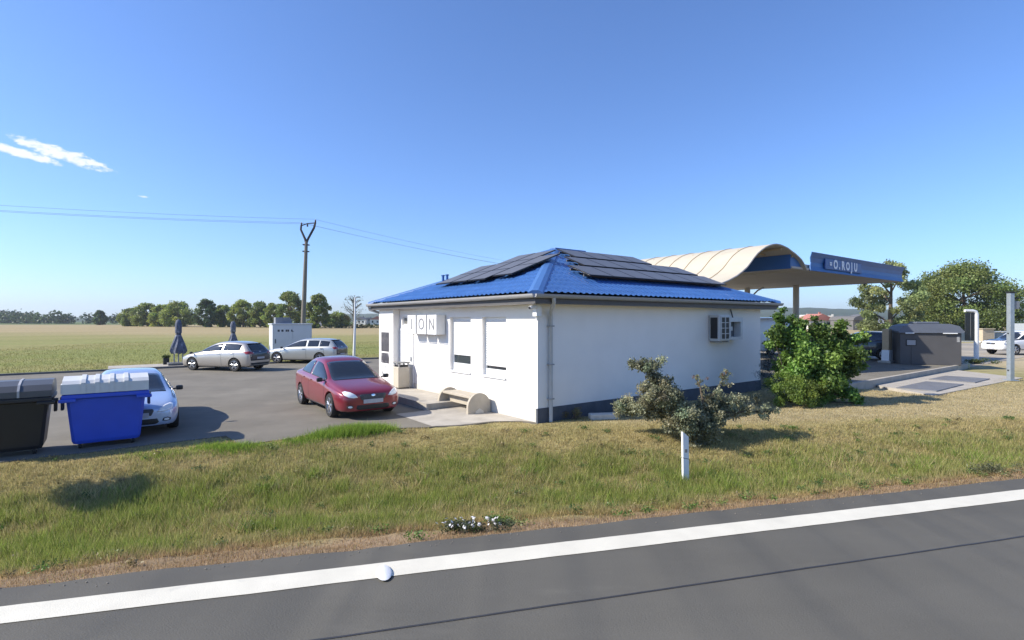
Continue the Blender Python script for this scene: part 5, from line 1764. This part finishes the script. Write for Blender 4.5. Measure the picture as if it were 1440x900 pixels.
for px, py, Yd, r in ((1095, 545, 15.6, .25), (1110, 540, 15.5, .3), (1125, 545, 15.4, .3), (1140, 550, 15.4, .3), (1100, 560, 15.4, .22), (1120, 562, 15.3, .24), (1145, 565, 15.4, .22), (1155, 545, 15.5, .25), (1108, 528, 15.7, .2), (1130, 530, 15.6, .22)):
    for q in range(3):
        px2, py2 = px + rng.normal() * 5, py + rng.normal() * 5
        c = gr(px2, py2, Yd + rng.normal() * 0.15)
        rr = r * rng.uniform(0.5, 0.8)
        cl.append((*c, rr, rr, rr))
shrub('low_bush', (gx_, gy_, 0), cl, 16000, 0.055, (0.21, 0.30, 0.06), 'fine-leaved lighter green low bush in front of the tall green bush', aspect=0.4, shell=0.2, amp=0.18)
cl = [((1078 - 720) / FOC * 17.6 - 8.6 + rng.normal() * 0.1, 1.0 + rng.normal() * 0.12, z, 0.32 * (1.9 - z) / 1.5 + 0.06, 0.3 * (1.9 - z) / 1.5 + 0.06, 0.14) for z in np.linspace(0.3, 1.75, 14)]
shrub('blue_conifer', (8.6, 16.6, 0), cl, 3500, 0.05, (0.055, 0.10, 0.115), 'small bluish conifer squeezed between kiosk corner and green bush', aspect=0.25, shell=0.1)
for (px, py, w, h, n, bc, lab) in ((805, 590, 0.32, 0.30, 700, (0.24, 0.21, 0.09), 'small dry yellowish weed against the dark plinth by the downpipe'),
                                   (885, 586, 0.35, 0.35, 700, (0.10, 0.12, 0.07), 'small grey-green weed at the foot of the shaded wall'),
                                   (1372, 512, 0.9, 0.35, 900, (0.10, 0.13, 0.04), 'mound of dark grass round the foot of the white bent post'),
                                   (1395, 668, 0.45, 0.22, 900, (0.13, 0.14, 0.07), 'olive weed tuft at the road edge near the right picture side')):
    x, y, z = ray_ground(px, py)
    shrub('weed', (x, y, z), [(rng.normal() * w * 0.4, rng.normal() * 0.12, h * rng.uniform(0.3, 0.8), w * 0.35, 0.15, h * 0.35) for _ in range(8)], n, 0.04 if w < 0.6 else 0.09, bc, lab, cat='weed', aspect=0.35)

# white wild flowers at the road edge
x, y, z = ray_ground(672, 749)
fl = thing('wildflower_clump', 'clump of small white wildflowers at the road edge', 'flowers', (x, y, z))
cl = [(rng.uniform(-0.40, 0.40), rng.uniform(-0.08, 0.12), rng.uniform(0.04, 0.12), 0.08, 0.06, 0.07) for _ in range(16)]
P, idx = clump_points(cl, 2200, 0.2)
P[:, 2] = np.maximum(P[:, 2], 0.0)
leaves('foliage', P, 0.035, leaf_cols(idx, len(cl), (0.10, 0.12, 0.06)), LEAF, fl, 0.2, 0.3)
fm = MB()
for q in range(8):
    a = q * math.pi / 4
    fm.add([(0, 0, 0), (0.011 * math.cos(a - 0.3), 0.011 * math.sin(a - 0.3), 0.003), (0.02 * math.cos(a), 0.02 * math.sin(a), 0.001), (0.011 * math.cos(a + 0.3), 0.011 * math.sin(a + 0.3), 0.003)], [(0, 1, 2, 3)])
fm.lathe([(0.0, 0.006), (0.006, 0.003), (0.006, 0.0)], 6)
fme = bpy.data.meshes.new('blossom')
fme.from_pydata(fm.v, [], fm.f)
fme.materials.append(mat('petal_white', (0.78, 0.76, 0.76), rough=0.7, var=0.03))
for q in range(46):
    o = link(bpy.data.objects.new('blossom', fme), fl)
    px = rng.uniform(-0.42, 0.42) if q > 22 else rng.normal() * 0.1 + rng.choice([-0.3, -0.05, 0.12])
    o.location = (px, rng.uniform(-0.12, 0.08), rng.uniform(0.10, 0.22) * (1 - 0.4 * abs(px)))
    o.rotation_euler = (math.radians(40) + rng.normal() * 0.4, rng.normal() * 0.4, rng.uniform(0, 6))
    s = rng.uniform(0.8, 1.5)
    o.scale = (s, s, s)

# lush weeds along the broken car-park edge
X, Y, H = [], [], []
for px, py, w, h, n in ((455, 615, 0.35, 0.14, 1500), (480, 612, 0.4, 0.20, 3000), (505, 610, 0.4, 0.22, 3500), (530, 606, 0.35, 0.16, 2200), (425, 622, 0.4, 0.10, 1500), (330, 632, 0.35, 0.12, 1600), (300, 630, 0.35, 0.1, 1000), (370, 630, 0.4, 0.08, 1200), (230, 640, 0.6, 0.08, 1200)):
    x, y, z = ray_ground(px, py)
    X.append(x + rng.normal(size=n) * w * 0.55)
    Y.append(y + rng.normal(size=n) * 0.16 + 0.15 * (X[-1] - x))
    H.append(h * rng.uniform(0.4, 1.3, n))
X, Y, H = map(np.concatenate, (X, Y, H))
gc = np.array((0.19, 0.29, 0.045)) * rng.uniform(0.7, 1.45, (len(X), 1)) + np.where(rng.random((len(X), 1)) < 0.12, np.array((0.22, 0.17, 0.05)), 0)
grass_blades('edge_weeds', X, Y, H, 0.011 + 0 * X, gc, 'lush green weeds along the broken edge of the car park', 0.6)
# rank tufts in the ditch
X, Y, H = [], [], []
for q in range(230):
    x = rng.uniform(-9, 13)
    s = rng.uniform(0.3, 0.72)
    y = 6.22 + EDGE_K * x + float(crest(x)) * s / 0.966
    n = 60
    X.append(x + rng.normal(size=n) * 0.09)
    Y.append(y + rng.normal(size=n) * 0.07)
    H.append(rng.uniform(0.10, 0.26, n) * rng.uniform(0.7, 1.2))
X, Y, H = map(np.concatenate, (X, Y, H))
g_, _ = green_weight(X, Y)
gc = np.where(rng.random((len(X), 1)) < g_[:, None] * 0.9 + 0.15, np.array((0.21, 0.30, 0.05)), np.array((0.48, 0.39, 0.2))) * rng.uniform(0.7, 1.4, (len(X), 1))
grass_blades('rank_tufts', X, Y, H, 0.009 + 0 * X, gc, 'taller rank grass tufts standing in the ditch', 0.7)

# broad-leaved weeds among the grass
cl, cc = [], []
for q in range(420):
    x = rng.uniform(-10, 15)
    s = rng.uniform(0.2, 1.05) if q % 4 else rng.uniform(0.05, 0.25)
    y = 6.22 + EDGE_K * x + float(crest(x)) * s / 0.966
    if paved(np.array([x]), np.array([y]))[0]:
        continue
    r = rng.uniform(0.05, 0.16)
    cl.append((x, y, float(terrain(x, y)) + 0.05, r, r, 0.05))
    cc.append(((0.13, 0.22, 0.045), (0.20, 0.24, 0.07), (0.30, 0.24, 0.11), (0.09, 0.16, 0.04))[int(rng.integers(0, 4))])
P, idx = clump_points(cl, 26000, 0.1)
stuff(leaves('ditch_weeds', P, 0.035, np.array(cc)[idx] * rng.uniform(0.7, 1.3, (len(idx), 1)), LEAF, None, 0.8, 0.55), 'low broad-leaved weeds scattered through the ditch grass', 'weeds')

# ------------------------------------------------------------------ trees
DKG, MID, OLV, YEL = (0.11, 0.165, 0.055), (0.20, 0.25, 0.065), (0.215, 0.265, 0.062), (0.26, 0.31, 0.07)
ordn = ('first', 'second', 'third', 'fourth', 'fifth', 'sixth', 'seventh', 'eighth', 'ninth', 'tenth', 'eleventh', 'twelfth', 'thirteenth', 'fourteenth', 'fifteenth')
rowt = ((141, 300, 436, 8, DKG, 'dark narrow'), (186, 235, 433, 17, OLV, 'rounded olive'), (207, 228, 426, 20, OLV, 'broad olive'), (229, 222, 428, 18, YEL, 'rounded olive'), (251, 218, 425, 24, YEL, 'broad light green'), (290, 205, 420, 15, DKG, 'dark green'),
        (314, 212, 428, 15, OLV, 'small olive'), (342, 205, 422, 19, YEL, 'light green'), (366, 200, 423, 15, MID, 'small mid green'), (384, 196, 426, 14, YEL, 'small light green'), (408, 185, 408, 22, MID, 'tall mid green'), (446, 172, 413, 18, OLV, 'tall olive'), (476, 215, 440, 18, OLV, 'low olive'))
for i, (px, Z, ty, wpx, bc, adj) in enumerate(rowt):
    h = CAMH + (HOR - ty) * Z / FOC
    tree('field_tree', ((px - 720) / FOC * Z, Z, 0), h, wpx * 0.95 * Z / FOC, adj + ' tree, ' + ordn[i] + ' from the left in the row beyond the field', bc, 9000, 0.62, 'trees beyond the field', clear=0.0, kclump=64, full=True)
tree('airy_tree', ((1252 - 720) / FOC * 84, 84, 0), 12.4, 4.7, 'airy pale green tree behind the canopy tip', (0.25, 0.29, 0.115), 22000, 0.30, None, clear=0.10, kclump=70, airy=True, full=True)
tree('dense_tree', ((1357 - 720) / FOC * 92, 92, 0), 12.4, 7.6, 'large dense dark green round tree behind the shed', (0.195, 0.24, 0.07), 44000, 0.34, None, clear=0.05, kclump=110, full=True)
tree('small_tree', ((1296 - 720) / FOC * 97, 97, 0), 8.2, 2.8, 'small tree filling the gap between airy and dense trees', (0.10, 0.135, 0.04), 7000, 0.34, None, clear=0.1, full=True)
# bare young tree behind the lamp post
bt = thing('bare_tree', 'thin nearly bare young tree behind the lamp post', 'tree', ((497 - 720) / FOC * 60, 60, 0))
mb = MB()
mb.tube([(0, 0, -0.2), (0.05, 0, 2), (0.0, 0, 4.2), (0.1, 0, 5.4)], [0.11, 0.09, 0.05, 0.012], 8)
tips = []
for q in range(34):
    z0 = rng.uniform(1.7, 4.8)
    a = rng.uniform(0, 6.28)
    L = rng.uniform(0.7, 1.9) * (1.15 - 0.12 * z0)
    p1 = (L * 0.5 * math.cos(a), L * 0.5 * math.sin(a), z0 + 0.35 * L)
    p2 = (L * math.cos(a + 0.2), L * math.sin(a + 0.2), z0 + 0.85 * L)
    mb.tube([(0.03, 0, z0), p1, p2], [0.03, 0.02, 0.008], 5)
    tips.append(p2)
    for w_ in range(2):
        a2 = a + rng.uniform(-0.9, 0.9)
        p3 = (p1[0] + 0.5 * math.cos(a2), p1[1] + 0.5 * math.sin(a2), p1[2] + rng.uniform(0.1, 0.5))
        mb.tube([p1, p3], [0.015, 0.006], 4)
        tips.append(p3)
mb.build('trunk', BARK, bt, True)
tp_ = np.array(tips)
P = np.repeat(tp_, 3, 0) + rng.normal(size=(len(tp_) * 3, 3)) * 0.12
leaves('crown', P, 0.12, np.tile(np.array([[0.10, 0.10, 0.05]]), (len(P), 1)) * rng.uniform(0.6, 1.4, (len(P), 1)), LEAF, bt)

# unseen tree, added past the left edge to cast the ditch's oval shadow
x, y, z = ray_ground(160, 700)
Ls = 2.75 / math.tan(SUN_EL)
st = thing('shadow_tree', 'unseen round-headed tree added past the left edge to cast the oval shadow', 'tree', (x + SUN_AZ[0] * Ls, y + SUN_AZ[1] * Ls, -0.1))
MB().tube([(0, 0, -0.2), (0.02, 0, 1.2), (0, 0, 2.4)], [0.022, 0.017, 0.012], 8).build('trunk', BARK, st, True)
cl = [(*(rng.normal(size=3) * np.array((0.17, 0.17, 0.13)) + np.array((0, 0, 2.5))), 0.27, 0.27, 0.2) for _ in range(22)]
P, idx = clump_points(cl, 9000, 0.1)
leaves('crown', P, 0.075, leaf_cols(idx, len(cl), (0.06, 0.10, 0.03)), LEAF, st, 0.4, 0.7)
